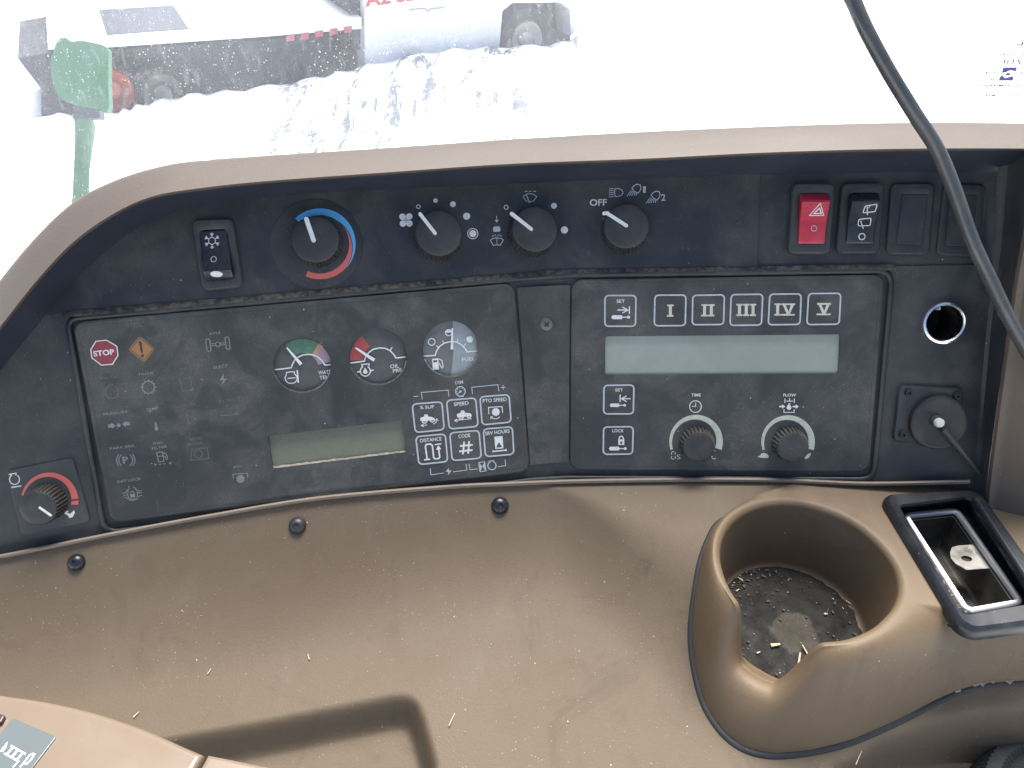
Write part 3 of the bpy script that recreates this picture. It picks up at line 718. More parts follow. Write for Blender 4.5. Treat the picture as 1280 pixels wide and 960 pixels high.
dbo = part('crumbs_and_straw', db_, M['chip'], None, 0); dbo['kind'] = 'stuff'; dbo['label'] = 'pale straw bits and crumbs scattered on the brown plastic'; dbo['category'] = 'debris'

# black rubber boot showing in the hollow at the lower right corner
rb = thing('rubber_boot', 'ribbed black rubber boot in the hollow at the bottom right corner', 'boot', hit_z(1270, 985, CZ - 0.485))
c0 = hit_z(1350, 1022, CZ - 0.47); bm_ = MB(); NTB = 180
def brg(r, z): return [(c0.x + (r - (0.0009 if k % 2 == 0 else 0)) * math.cos(2*math.pi*k/NTB), c0.y + (r * 0.9 - (0.0009 if k % 2 == 0 else 0)) * math.sin(2*math.pi*k/NTB), z) for k in range(NTB)]
zb_ = CZ - 0.482
bm_.loft([brg(.058, zb_), brg(.056, zb_ + .012), brg(.053, zb_ + .018), brg(.046, zb_ + .021), brg(.042, zb_ + .017), brg(.036, zb_ + .022), brg(.03, zb_ + .018), brg(.01, zb_ + .02)], True, False, True)
part('boot', bm_, M['rubber'], rb, 30, world=True)

# ================================================================== ashtray set in the pod's arm
pa = Plane(PH.hit(1190, 700), (0, 0, 1), (1, 0, 0))
ash = thing('ashtray', 'black framed ashtray opening with chrome rimmed tray and metal tab', 'ashtray', pa.mat())
mb = MB(); inn = [(1123, 631), (1213, 620), (1304, 752), (1204, 770)]; inb = [(1124, 637), (1206, 628), (1292, 758), (1204, 772)]
O = rquad(pa, ash_out, 0.010, 0.004, 6)
def ins(d, z, base=ash_out, r=0.010): return [(a, b, z) for a, b in rquad(pa, base, r, 0.004, 6, d)]
I0 = [(a, b, 0.0055) for a, b in rquad(pa, inn, 0.004, 0.0055, 6)]
I1 = [(a, b, 0.0040) for a, b in rquad(pa, inn, 0.004, 0.0055, 6, 0.0008)]; I2 = [(a, b, -0.007) for a, b in rquad(pa, inb, 0.004, -0.007, 6, 0)]
I3 = [(a, b, -0.03) for a, b, c in I2]; mb.loft([ins(0, -0.003), ins(0, 0.002), ins(0.0012, 0.0045), ins(0.003, 0.0062), I0, I1, I2, I3]); part('frame', mb, M['gloss'], ash, 40)
# raised grip wall along the right side
mb = MB(); gq = [(1216, 620), (1226, 617), (1345, 777), (1318, 779)]
mb = slab(pa, gq, 0.002, 0.004, 0.010, 0.0018); part('grip_wall', mb, M['gloss'], ash, 40)
chq = [(1128, 642), (1197, 635), (1281, 754), (1208, 767)]; zc_ = -0.005
mb = MB(); A0 = lambda d, z: [(a, b, z) for a, b in rquad(pa, chq, 0.005, zc_, 6, d)]
mb.loft([A0(-0.0006, zc_ - 0.003), A0(-0.0004, zc_), A0(0.0006, zc_ + 0.0010), A0(0.0026, zc_ + 0.0010), A0(0.0033, zc_ - 0.0002), A0(0.0036, zc_ - 0.004)])
rimc = part('tray_rim', mb, plain('tray_metal', (0.82, 0.82, 0.84), 0.34, metal=0.85), ash, 50)
mb = MB(); mb.loft([A0(0.0035, zc_ - 0.0015), A0(0.0038, zc_ - 0.012), A0(0.0045, zc_ - 0.027), A0(0.008, zc_ - 0.030)], True, False, True); part('tray', mb, M['traydark'], ash, 50)
mb = MB(); mb.loft([A0(-0.016, -0.0079), A0(-0.0006, -0.0079)]); part('tray_seat', mb, M['hole'], ash, 0)
Zt = ZM(1080, 590, 4.365); zt_ = zc_ - 0.004
tabp = Zt((470, 440), (480, 410), (520, 400), (600, 396), (692, 525), (560, 533), (500, 500), (475, 470))
tb = [pa.loc(*p, zt_) for p in tabp]; hc = Zt((560, 472))[0]; hl = circle(pa, hc, 6.2, zt_, 16, 4.2)
mb = MB(); mb.fill([tb, hl], zt_); mb.loft([[(a, b, zt_) for a, b in tb], [(a, b, zt_ - 0.0016) for a, b in tb]]); mb.loft([[(a, b, zt_) for a, b in hl], [(a, b, zt_ - 0.0016) for a, b in hl]])
a_, b_ = tb[3], tb[4]
mb.add([(*a_, zt_), (*b_, zt_), (*b_, zt_ - 0.014), (*a_, zt_ - 0.014)], [(0, 1, 2, 3)]); part('tab', mb, plain('tab_steel', (0.34, 0.33, 0.31), 0.38, metal=0.9, wear=0.4, wearcol=(0.2, 0.18, 0.15), wscale=200), ash, 30)
mb = MB(); mb.fill([[(a, b) for a, b in circle(pa, hc, 6.4, zt_ - .0016, 16, 4.4)]], zt_ - 0.0017); part('tab_hole', mb, M['hole'], ash, 0)

# ================================================================== left instrument cluster
pc = PL.moved(370, 505); WM = 0.0030; WP = WM + 0.00012
clu = thing('instrument_cluster', 'dusty black instrument cluster with three round gauges and warning symbols', 'instrument cluster', pc.mat())
LQ = [(89.5, 402), (643, 353), (663.5, 590), (138, 655)]
gauges = [((378, 455.5), 35.0), ((472.5, 445), 35.5), ((563, 436), 34.5)]
lcdL = [(334.5, 545), (504.5, 525), (508, 565), (341, 585.5)]
gh = [circle(pc, c, r, WM) for c, r in gauges]; lh = rquad(pc, lcdL, 0.0012, WM, 3)
part('face', slab(pc, LQ, 0.0075, -0.0005, WM, 0.0016, [*gh, lh], hole_depth=0.0002), M['module'], clu, 30)
ov = Ink(pc, WM + 0.00003); outline_stroke(ov, pc, [(97, 408.5), (638, 360.5), (657.5, 584), (144.5, 648)], 8, 0.9); ov.done('overlay_edge', M['black'], clu)
# gauges: recessed dial, print and needle each a piece of their own
Zg = ZM(330, 400, 4.571)
def gauge(i):
    c, r = gauges[i]; k = pc.mpp(*c); x, y = pc.loc(*c, 0.0004); mb = MB(); mb.fill([circle(pc, c, r + 0.6, 0.0004)], 0.0004)
    g = part('gauge', mb, M['gaugeface'], clu, 0)
    mb = MB(); n = 60; A, B = [], []
    for j in range(n + 1):
        t = R_(195 + 150 * j / n); jt = random.uniform(0, 0.6)
        A.append((x + (r + 0.4) * k * math.cos(t), y + (r + 0.4) * k * math.sin(t), WM + 0.00008)); B.append((x + (r - 0.5 - jt * 1.2) * k * math.cos(t), y + (r - 0.5 - jt) * k * math.sin(t), WM - 0.0003))
    mb.loft([A, B], False); part('dusty_edge', mb, M['dustrim'], g, 0)
    return g
def needle(g, p0, p1, w0, w1):
    z = 0.0018; a = Vector(pc.loc(*p0, z)); b = Vector(pc.loc(*p1, z)); k = pc.mpp(*p0); t = (b - a).normalized(); n = Vector((-t.y, t.x))
    q = [a + n*w0*k/2, b + n*w1*k/2, b - n*w1*k/2, a - n*w0*k/2]; mb = MB()
    mb.loft([[(p.x, p.y, z - 0.0004) for p in q], [(p.x, p.y, z) for p in q]], True, False, True); part('needle', mb, M['white'], g, 0)
GI = 0.0006
def wedge(ink, c, r0, r1, a0, a1, n=14):         # annular sector, degrees clockwise from +x
    o = [(c[0] + r1*math.cos(R_(a0 + (a1-a0)*k/n)), c[1] + r1*math.sin(R_(a0 + (a1-a0)*k/n))) for k in range(n + 1)]
    i_ = [(c[0] + r0*math.cos(R_(a1 + (a0-a1)*k/n)), c[1] + r0*math.sin(R_(a1 + (a0-a1)*k/n))) for k in range(n + 1)]
    z = ink.z(); N_ = n + 1; vs = [(*p, z) for p in ink.L(o, z)] + [(*p, z) for p in ink.L(i_[::-1], z)]
    ink.m.add(vs, [(k, k + 1, N_ + k + 1, N_ + k) for k in range(n)])
# water temperature
g = gauge(0); c = gauges[0][0]; c1 = (c[0] + 1, c[1] + 5)
I = Ink(pc, GI); wedge(I, c1, 19, 37, -127, -58); I.done('green_band', M['green'], g)
I = Ink(pc, GI); wedge(I, c1, 19, 37, -58, -47); I.done('amber_band', M['peach'], g)
I = Ink(pc, GI); wedge(I, c1, 19, 36, -47, -14); I.done('pink_band', M['pink'], g)
I = Ink(pc, GI + 0.0003); I.stroke(Zg((62, 284), (155, 273), (163, 252)) + Zg((175, 230), (195, 212), (222, 200), (250, 196), (280, 199), (310, 212), (333, 235), (347, 257), (392, 255)), 1.6)
I.text('WATT', *Zg((312, 312), (385, 306)), 4.6, 0.01); I.text('TEM', *Zg((318, 340), (372, 336)), 4.6, 0.01)
I.stroke(Zg((128, 310), (128, 300), (150, 296), (174, 296), (174, 308), (186, 320), (190, 338), (180, 355), (160, 362), (138, 360), (124, 346), (120, 328), (128, 312)), 1.2)
I.stroke(Zg((134, 334), (180, 330)), 1.2); I.stroke(Zg((190, 286), (196, 358)), 1.8); I.done('scale_print', M['white'], g)
needle(g, *Zg((212, 254), (130, 158)), 4.0, 1.8)
# oil pressure
g = gauge(1); c = gauges[1][0]; c1 = (c[0] + 1.5, c[1] + 5)
I = Ink(pc, GI); wedge(I, c1, 20, 37, -181, -125); I.done('red_band', M['red'], g)
I = Ink(pc, GI + 0.0003); I.stroke(Zg((492, 246), (574, 235), (580, 212), (598, 186), (625, 167), (660, 159), (695, 162), (722, 176), (742, 198), (754, 217), (810, 211)), 1.6)
I.stroke(Zg((722, 172), (732, 156)), 1.3); I.text('OIL', *Zg((722, 276), (772, 271)), 4.6, 0.01); I.text('PRE', *Zg((738, 302), (790, 294)), 4.6, 0.01)
I.arc(Zg((579, 292))[0], 6.2, -62, 242, 1.4); I.stroke(Zg((562, 268), (558, 254), (600, 250), (600, 264)), 1.3)
I.poly(Zg((578, 272), (592, 296), (588, 306), (576, 308), (566, 302), (566, 292))); I.stroke(Zg((532, 298), (550, 294)), 1.8); I.stroke(Zg((608, 290), (626, 286)), 1.8)
I.done('scale_print', M['white'], g); needle(g, *Zg((630, 230), (522, 158)), 4.2, 2.0)
# fuel
g = gauge(2); c = gauges[2][0]
I = Ink(pc, GI - 0.00012); I.disc(c, 34.2, n=40); I.done('pale_lens', plain('pale_lens', (0.125, 0.135, 0.135), 0.55, wear=0.5, wearcol=(0.09, 0.095, 0.095), wscale=150), g)
I = Ink(pc, GI); ce = (c[0] + 3, c[1]); I.poly([(ce[0] + 35*math.cos(R_(a)) - 2.5, ce[1] + 35*math.sin(R_(a))) for a in range(-86, 91, 8)] + [Zg((1084, 170))[0]]); I.done('grey_half', M['greyface'], g)
I = Ink(pc, GI + 0.0003); I.stroke(Zg((912, 207), (978, 202), (986, 176), (1004, 150), (1030, 132), (1064, 124), (1100, 126), (1130, 142), (1150, 164), (1160, 182), (1222, 176)), 1.6)
I.stroke(Zg((985, 146), (996, 158)), 1.2); I.stroke(Zg((1020, 118), (1028, 134)), 1.2); I.stroke(Zg((1108, 110), (1102, 126)), 1.2); I.stroke(Zg((1152, 134), (1142, 148)), 1.2)
I.arc(Zg((958, 125))[0], 4.2, 0, 360, 1.2, 20); I.arc(Zg((1055, 72))[0], 3.9, 0, 360, 1.1, 20); I.poly([(Zg((1055, 72))[0][0] + 3.9*math.cos(R_(a)), Zg((1055, 72))[0][1] - 3.9*math.sin(R_(a))) for a in range(0, 181, 20)])
I.disc(Zg((1175, 110))[0], 4.2); I.text('FUEL', *Zg((1132, 236), (1205, 230)), 4.6, 0.01)
I.poly(Zg((960, 222), (996, 218), (1000, 282), (964, 286)), Zg((967, 230), (989, 227), (990, 240), (968, 243))); I.stroke(Zg((998, 222), (1016, 230), (1024, 266), (1016, 274), (1008, 262), (1002, 244)), 1.2)
I.done('scale_print', M['white'], g); needle(g, *Zg((1074, 168), (1076, 46)), 3.6, 1.8)
# LCD
mb = MB(); mb.fill([rquad(pc, lcdL, 0.0012, 0.0005, 3, -0.0003)], 0.0005); lc = part('display', mb, M['lcd'], clu, 0)
mb = MB(); a = [pc.loc(*lcdL[i], WM) for i in (3, 2)]; b = [pc.loc(lcdL[i][0], lcdL[i][1] - 2.6, 0.0006) for i in (3, 2)]
n = 40; mb.loft([[(*(Vector(a[0]).lerp(Vector(a[1]), j/n)), WM + 0.0001) for j in range(n+1)], [(*(Vector(b[0]).lerp(Vector(b[1]), j/n) + Vector((0, random.uniform(-.0003, .0003)))), 0.0007) for j in range(n+1)]], False)
part('dusty_edge', mb, M['dustrim'], lc, 0)
# membrane buttons
Zb = ZM(505, 470, 7.387)
def button(plane, parent, quad, r_px, w, wd=1.9, mat='module'):
    k = plane.mpp(*quad[0]); o = part('button', slab(plane, quad, r_px * k, w - 0.0006, w + 0.0004, 0.0003), M[mat], parent, 30)
    I = Ink(plane, w + 0.00046); outline_stroke(I, plane, [(x, y) for x, y in quad], r_px, wd); I.done('outline', M['line'], o)
    return o
WB = WM + 0.00055
def legend(plane, o, draw, mat='white', w=WB):
    I = Ink(plane, w); draw(I); I.done('legend', M[mat], o)
def tractor(I, f, dx, dy):
    I.poly(f((150+dx, 388+dy), (188+dx, 372+dy), (186+dx, 356+dy), (218+dx, 354+dy), (224+dx, 374+dy), (258+dx, 378+dy), (276+dx, 388+dy), (276+dx, 408+dy), (226+dx, 412+dy), (196+dx, 420+dy), (152+dx, 414+dy)))
bs = [button(pc, clu, Zb(*q), 5.0, WM) for q in (((75,260),(350,238),(372,495),(105,522)), ((392,225),(662,202),(685,465),(418,490)), ((700,192),(970,172),(990,425),(722,452)),
      ((108,560),(380,535),(405,790),(138,818)), ((422,525),(692,502),(715,758),(445,782)), ((732,490),(1000,468),(1015,722),(752,745)))]
def wheels(I, f, a, b, da=18):
    for c, r in ((a, 3.0), (b, 2.6)):
        I.arc(f(c)[0], r, 0, 360, 1.3, 18)
def d1(I):
    I.text('% SLIP', *Zb((148, 306), (280, 296)), 3.9, 0.012); tractor(I, Zb, 0, 0); wheels(I, Zb, (190, 414), (262, 406))
    I.stroke(Zb((215, 452), (160, 458)), 0.9); I.stroke(Zb((180, 444), (158, 458), (184, 470)), 0.9); I.stroke(Zb((268, 444), (294, 432), (302, 404)), 0.9); I.stroke(Zb((286, 412), (302, 396), (316, 416)), 0.9)
def d2(I):
    I.text('SPEED', *Zb((462, 278), (598, 264)), 4.4, 0.012); tractor(I, Zb, 338, -36); wheels(I, Zb, (528, 376), (600, 366)); I.stroke(Zb((625, 394), (470, 410)), 1.0); I.stroke(Zb((492, 398), (468, 411), (494, 424)), 1.0)
def d3(I):
    I.text('PTO SPEED', *Zb((728, 246), (948, 230)), 4.4, 0.012); I.stroke(Zb((784, 352), (780, 290), (905, 282), (911, 340)), 1.0)
    c = Zb((848, 332))[0]; I.poly([(c[0] + (5.3 if j % 2 else 4.4)*math.cos(R_(15*j)), c[1] + (5.3 if j % 2 else 4.4)*math.sin(R_(15*j))) for j in range(24)])
    I.stroke(Zb((804, 378), (820, 392), (846, 396), (872, 388), (884, 376)), 0.9); I.stroke(Zb((822, 378), (802, 377), (802, 398)), 0.9)
def d4(I):
    I.text('DISTANCE', *Zb((150, 614), (348, 594)), 4.4, 0.012); I.stroke(Zb((214, 770), (198, 650), (206, 632), (246, 628), (262, 642), (274, 752), (286, 766), (322, 762), (330, 746), (318, 660)), 1.9)
    I.stroke(Zb((186, 774), (242, 768)), 1.9); I.stroke(Zb((284, 634), (344, 626)), 1.6); I.poly(Zb((316, 638), (344, 676), (296, 682)))
def d5(I):
    I.text('CODE', *Zb((504, 574), (612, 562)), 4.4, 0.012)
    for s in (((556, 606), (544, 724)), ((602, 602), (592, 718)), ((516, 646), (634, 636)), ((510, 696), (632, 684))): I.stroke(Zb(*s), 2.3)
def d6(I):
    I.text('SRV HOURS', *Zb((752, 548), (976, 522)), 4.4, 0.012); I.stroke(Zb((840, 566), (904, 560), (912, 662), (848, 668)), 1.5, True)
    I.poly(Zb((846, 572), (872, 570), (876, 610), (850, 660))); I.poly(Zb((898, 566), (872, 570), (876, 610), (906, 656)))
    I.poly(Zb((814, 684), (830, 690), (930, 680), (948, 670), (946, 684), (952, 694), (930, 692), (832, 702), (812, 708), (820, 696)))
for b, d in zip(bs, (d1, d2, d3, d4, d5, d6)): legend(pc, b, d)
I = Ink(pc, WP)
I.stroke(Zb((168, 216), (160, 152), (408, 130), (414, 190)), 0.9); I.stroke(Zb((632, 166), (626, 104), (868, 80), (876, 140)), 0.9); I.stroke(Zb((88, 190), (132, 186)), 1.0); I.stroke(Zb((895, 108), (937, 102)), 0.9); I.stroke(Zb((913, 84), (919, 126)), 0.9)
I.text('DIM', *Zb((474, 78), (546, 70)), 4.2, 0.012); I.arc(Zb((521, 142))[0], 6.0, 0, 360, 1.2, 24); I.stroke(Zb((490, 168), (520, 145)), 1.1); I.disc(Zb((521, 143))[0], 1.6, n=10); I.stroke(Zb((500, 192), (552, 188)), 1.0)
for a in (20, 60, 100, 140, 180): I.stroke([(Zb((521, 142))[0][0] + r*math.cos(R_(-a)), Zb((521, 142))[0][1] + r*math.sin(R_(-a))) for r in (3.8, 5.4)], 0.8)
I.done('dimmer_print', M['line'], clu)
I = Ink(pc, WP); I.stroke(Zb((242, 850), (248, 912), (368, 896)), 0.9); I.stroke(Zb((452, 886), (580, 868), (574, 812)), 0.9); I.poly(Zb((412, 848), (386, 886), (410, 884), (404, 916), (440, 872), (414, 874)))
I.stroke(Zb((602, 812), (610, 866), (680, 858)), 0.9); I.stroke(Zb((866, 838), (938, 828), (934, 770)), 0.9); I.stroke(Zb((690, 798), (744, 792), (756, 876), (702, 884)), 1.0, True); I.poly(Zb((694, 802), (722, 836), (706, 880))); I.poly(Zb((742, 796), (724, 836), (752, 872)))
I.arc(Zb((812, 828))[0], 5.1, -65, 245, 1.2); I.stroke(Zb((796, 800), (786, 788), (826, 782), (832, 794)), 1.2); I.done('battery_hours_print', M['line'], clu)
# warning symbols on the left half
Zw = ZM(100, 410, 8.0); Zv = ZM(210, 400, 8.0); Zx = ZM(120, 530, 6.4); Zy = ZM(120, 430, 6.4)
I = Ink(pc, WP); st = Zw((160, 132), (265, 122), (368, 182), (380, 275), (325, 362), (215, 372), (118, 298), (108, 215)); I.poly(st); sg = I.done('stop_sign', M['stopred'], clu)
I = Ink(pc, WP + 0.0001); I.stroke(st, 1.3, True); I.text('STOP', *Zw((138, 284), (346, 262)), 6.6, 0.03); I.done('stop_lettering', M['white'], sg)
dm = Zw((600, 82), (750, 208), (640, 345), (482, 215))
I = Ink(pc, WP); I.poly(round_path(dm, 3, 4)); wg = I.done('warning_diamond', M['amber'], clu)
I = Ink(pc, WP + 0.0001); I.stroke(Zw((602, 100), (734, 208), (638, 326), (500, 214)), 0.7, True); I.poly(Zw((585, 140), (600, 130), (614, 140), (630, 245), (612, 248))); I.disc(Zw((625, 278))[0], 2.0, n=12); I.done('exclamation_mark', M['black'], wg)
def sym(name, mat, f):
    I = Ink(pc, WP); f(I); I.done(name, M[mat], clu)
sym('engine_symbol', 'grey2', lambda I: (I.text('ENGINE', *Zw((200, 520), (380, 500)), 3.2, 0.01), I.arc(Zw((318, 640))[0], 8.0, -60, 240, 1.1), I.stroke(Zw((286, 590), (280, 572), (330, 568)), 1.0)))
def gear(I):
    I.text('TRANS', *Zw((582, 478), (738, 460)), 3.2, 0.01); c = Zw((684, 592))[0]; I.arc(c, 7.4, 0, 360, 1.4, 28)
    for j in range(12): I.stroke([(c[0] + r*math.cos(R_(30*j)), c[1] + r*math.sin(R_(30*j))) for r in (7.9, 9.6)], 1.5)
sym('gear_symbol', 'grey1', gear)
sym('pressure_symbol', 'grey1', lambda I: (I.text('PRESSURE', *Zy((62, 574), (256, 550)), 3.4, 0.01), I.poly(Zy((95, 644), (122, 640), (124, 632), (158, 652), (132, 676), (130, 668), (98, 672))), I.disc(Zy((182, 650))[0], 2.4, n=12),
    I.poly(Zy((270, 622), (242, 626), (240, 618), (208, 642), (238, 662), (240, 654), (272, 648)))))
sym('temperature_symbol', 'grey1', lambda I: (I.text('TEMP', *Zy((405, 540), (500, 522)), 3.6, 0.01), I.poly(Zy((468, 626), (482, 626), (490, 660), (498, 676), (492, 692), (474, 692), (470, 678), (474, 662)))))
def park(I):
    I.text('PARK BRK', *Zx((115, 208), (312, 182)), 3.2, 0.01); c = Zx((238, 290))[0]
    I.arc(c, 8.6, -55, 55, 1.2, ry=8.4); I.arc(c, 8.6, 125, 235, 1.2, ry=8.4); I.arc(c, 11.4, -42, 42, 1.2, ry=11); I.arc(c, 11.4, 138, 222, 1.2, ry=11); I.text('P', *Zx((218, 316), (262, 310)), 8.6, 0.03)
sym('parking_brake_symbol', 'grey1', park)
def fuelf(I):
    I.text('FUEL', *Zx((458, 166), (542, 154)), 3.0, 0.01); I.text('FILTER', *Zx((448, 206), (572, 188)), 3.0, 0.01); I.stroke(Zx((486, 228), (530, 222), (544, 298), (500, 304)), 1.2, True); I.stroke(Zx((494, 260), (536, 254)), 1.2)
    I.stroke(Zx((534, 228), (560, 238), (574, 270), (566, 284), (552, 262), (540, 256)), 1.1); I.stroke(Zx((500, 324), (520, 321)), 1.0); I.stroke(Zx((536, 319), (556, 316)), 1.0)
    I.poly(Zx((465, 314), (488, 324), (468, 336))); I.poly(Zx((604, 300), (580, 314), (600, 324)))
sym('fuel_filter_symbol', 'grey1', fuelf)
def diff(I):
    I.text('DIFF LOCK', *Zx((172, 474), (362, 446)), 3.4, 0.01); c = Zx((292, 562))[0]
    I.stroke(Zx((212, 554), (236, 550), (262, 518), (264, 496)), 1.0); I.stroke(Zx((298, 500), (336, 536), (366, 534)), 1.0); I.stroke(Zx((218, 570), (250, 566)), 1.0); I.stroke(Zx((222, 586), (244, 590), (266, 606), (296, 612), (330, 600), (344, 578), (368, 570)), 1.0); I.stroke(Zx((332, 552), (366, 550)), 1.0)
    I.arc((c[0], c[1]), 6.2, 20, 160, 1.0); I.arc(c, 6.2, 150, 215, 1.0); I.arc(c, 6.2, -35, 30, 1.0); I.poly(Zx((272, 562), (310, 558), (312, 584), (276, 588))); I.arc(Zx((290, 556))[0], 2.5, 180, 360, 1.0)
sym('diff_lock_symbol', 'grey1', diff)
def axle(I):
    I.text('AXLE', *Zv((414, 152), (528, 134)), 3.0, 0.01)
    for q in (((375, 190), (415, 186), (432, 312), (392, 318)), ((568, 172), (608, 168), (622, 292), (584, 298))): outline_stroke(I, pc, Zv(*q), 2.4, 1.2)
    I.stroke(Zv((432, 238), (484, 234)), 0.9); I.stroke(Zv((436, 256), (488, 252)), 0.9); I.arc(Zv((498, 244))[0], 2.8, 0, 360, 1.0, 16); I.stroke(Zv((514, 232), (566, 228)), 0.9); I.stroke(Zv((516, 250), (568, 246)), 0.9)
sym('front_axle_symbol', 'grey1', axle)
sym('hydraulic_symbol', 'grey2', lambda I: (I.text('HYD', *Zv((120, 508), (190, 496)), 3.0, 0.01), I.stroke(Zv((116, 576), (148, 712), (246, 698), (218, 566)), 1.1), I.stroke(Zv((145, 592), (210, 584)), 1.0), I.disc(Zv((240, 696))[0], 2.2, n=8)))
sym('electric_symbol', 'grey1', lambda I: (I.text('ELECT', *Zv((460, 490), (602, 470)), 3.4, 0.01), I.poly(Zv((556, 538), (518, 602), (548, 600), (536, 656), (592, 584), (558, 588)))))
sym('level_symbol', 'grey2', lambda I: (I.text('LEVEL', *Zv((146, 868), (284, 848)), 3.2, 0.01), I.stroke(Zy((722, 548), (738, 642), (804, 600), (728, 572)), 1.1)))
sym('air_filter_symbol', 'grey2', lambda I: (I.text('FILTER', *Zv((514, 828), (668, 808)), 3.2, 0.01), I.stroke(Zy((1000, 574), (1136, 562)), 1.3), I.stroke(Zy((1000, 564), (1004, 582)), 1.0), I.stroke(Zy((1120, 548), (1134, 564), (1136, 540)), 1.0)))
sym('head_band_symbol', 'grey2', lambda I: (I.text('READ', *Zx((750, 134), (852, 122)), 3.4, 0.01), I.text('MANUAL', *Zx((738, 176), (860, 160)), 3.4, 0.01), I.stroke(Zx((768, 200), (756, 290), (904, 276), (890, 190)), 1.0, True), I.arc(Zx((820, 240))[0], 5, 0, 360, 1.0, 16)))
def pto(I):
    I.text('PTO', *Zx((1104, 358), (1168, 346)), 3.0, 0.01); I.stroke(Zx((1100, 440), (1094, 402), (1210, 394), (1216, 430)), 1.0); c = Zx((1156, 440))[0]
    I.poly([(c[0] + (5.6 if j % 2 else 4.6)*math.cos(R_(22.5*j)), c[1] + (5.6 if j % 2 else 4.6)*math.sin(R_(22.5*j))) for j in range(16)])
sym('power_takeoff_symbol', 'grey1', pto)

# ================================================================== right hydraulic control module
pr = PR.moved(905, 470)
mod = thing('hydraulic_control_module', 'black hydraulic control module with roman numeral buttons and wide display', 'control module', pr.mat())
RQ = [(714, 349), (1107, 342.5), (1087, 591), (712, 588)]
lcdR = [(756.5, 420.5), (1050.5, 418), (1048.5, 467), (756.5, 468.5)]
lr = rquad(pr, lcdR, 0.0016, WM, 3)
part('face', slab(pr, RQ, 0.0075, -0.0005, WM, 0.0016, [lr], hole_depth=0.0002), M['module'], mod, 30)
ov = Ink(pr, WM + 0.00003); outline_stroke(ov, pr, [(719, 354), (1100, 348.5), (1081.5, 585), (717, 582.5)], 6, 0.9); ov.done('overlay_edge', M['black'], mod)
mb = MB(); mb.fill([rquad(pr, lcdR, 0.0016, 0.0014, 3, -0.0002)], 0.0014); part('display', mb, M['lcd2'], mod, 0)
Zm = ZM(680, 320, 2.909); Zn = ZM(740, 360, 8.0); Zo = ZM(900, 360, 8.0); Zk = ZM(740, 470, 4.267)
qs = [Zn((130,75),(440,75),(435,382),(128,382)), Zn((630,72),(940,70),(932,376),(622,378)), Zm((541,143),(656,141),(653,249),(539,250)), Zo((112,66),(428,62),(414,370),(100,374)), Zo((498,62),(812,58),(800,364),(482,368)),
      Zo((886,56),(1208,52),(1192,362),(868,366)), Zk((64,50),(224,48),(220,202),(62,202)), Zk((62,272),(220,270),(216,416),(60,418))]
rb_ = [button(pr, mod, q, 4.6, WM) for q in qs]
def bars(I, f, x0, x1, y0, y1, stems, vees=()):  # slab serif roman numerals
    for s0, s1 in stems:
        I.poly(f((s0, y0), (s1, y0), (s1, y0 + 17), (s0, y0 + 17))); I.poly(f((s0 - 2, y1 - 17), (s1 - 2, y1 - 17), (s1 - 2, y1), (s0 - 2, y1))); m = (s0 + s1) / 2; I.poly(f((m - 15, y0 + 17), (m + 15, y0 + 17), (m + 14, y1 - 17), (m - 16, y1 - 17)))
    for v0, v1 in vees:
        I.poly(f((v0, y0), (v1, y0), (v1, y0 + 17), (v0, y0 + 17))); I.poly(f((v0 - 4, y1 - 17), (v1 - 4, y1 - 17), (v1 - 4, y1), (v0 - 4, y1))); m = (v0 + v1) / 2
        I.poly(f((v0 + 14, y0 + 17), (v0 + 44, y0 + 17), (m + 2, y1 - 40), (v1 - 44, y0 + 17), (v1 - 14, y0 + 17), (m + 16, y1 - 17), (m - 16, y1 - 17)))
def cyl(I, f, x, y, s=1.0):                      # hydraulic cylinder pictogram
    I.poly(f((x, y), (x + 14*s, y - 20*s), (x + 104*s, y - 20*s), (x + 112*s, y - 10*s), (x + 112*s, y + 10*s), (x + 104*s, y + 20*s), (x + 14*s, y + 20*s))); I.poly(f((x + 112*s, y - 5*s), (x + 160*s, y - 5*s), (x + 160*s, y + 5*s), (x + 112*s, y + 5*s))); I.disc(f((x + 174*s, y))[0], 16*s/8 if f is Zn else 7*s*16/31, n=14)
def e1(I): I.text('SET', *Zn((246, 148), (328, 148)), 4.2, 0.012); I.stroke(Zn((256, 220), (362, 220)), 1.6); I.stroke(Zn((304, 190), (360, 220), (304, 250)), 1.4); I.stroke(Zn((374, 180), (374, 258)), 1.4); cyl(I, Zn, 192, 292)
legend(pr, rb_[0], e1); legend(pr, rb_[1], lambda I: bars(I, Zn, 0, 0, 165, 287, [(752, 816)]), 'cream'); legend(pr, rb_[2], lambda I: bars(I, Zn, 0, 0, 162, 284, [(1094, 1158), (1162, 1226)]), 'cream')
legend(pr, rb_[3], lambda I: bars(I, Zo, 0, 0, 158, 280, [(164, 226), (232, 294), (300, 362)]), 'cream'); legend(pr, rb_[4], lambda I: bars(I, Zo, 0, 0, 154, 276, [(546, 608)], [(614, 752)]), 'cream'); legend(pr, rb_[5], lambda I: bars(I, Zo, 0, 0, 150, 272, [], [(970, 1110)]), 'cream')
def e2(I): I.text('SET', *Zk((124, 82), (165, 82)), 3.6, 0.012); I.stroke(Zk((206, 121), (160, 121)), 1.4); I.stroke(Zk((184, 106), (158, 121), (184, 137)), 1.3); I.stroke(Zk((150, 100), (150, 138)), 1.4); cyl(I, Zk, 94, 156, 0.46)
def e3(I): I.text('LOCK', *Zk((108, 300), (170, 300)), 3.9, 0.012); cyl(I, Zk, 90, 387, 0.5); I.poly(Zk((140, 338), (172, 338), (172, 368), (140, 368))); I.arc(Zk((156, 338))[0], 2.7, 180, 360, 1.4, ry=4.0)
legend(pr, rb_[6], e2); legend(pr, rb_[7], e3)
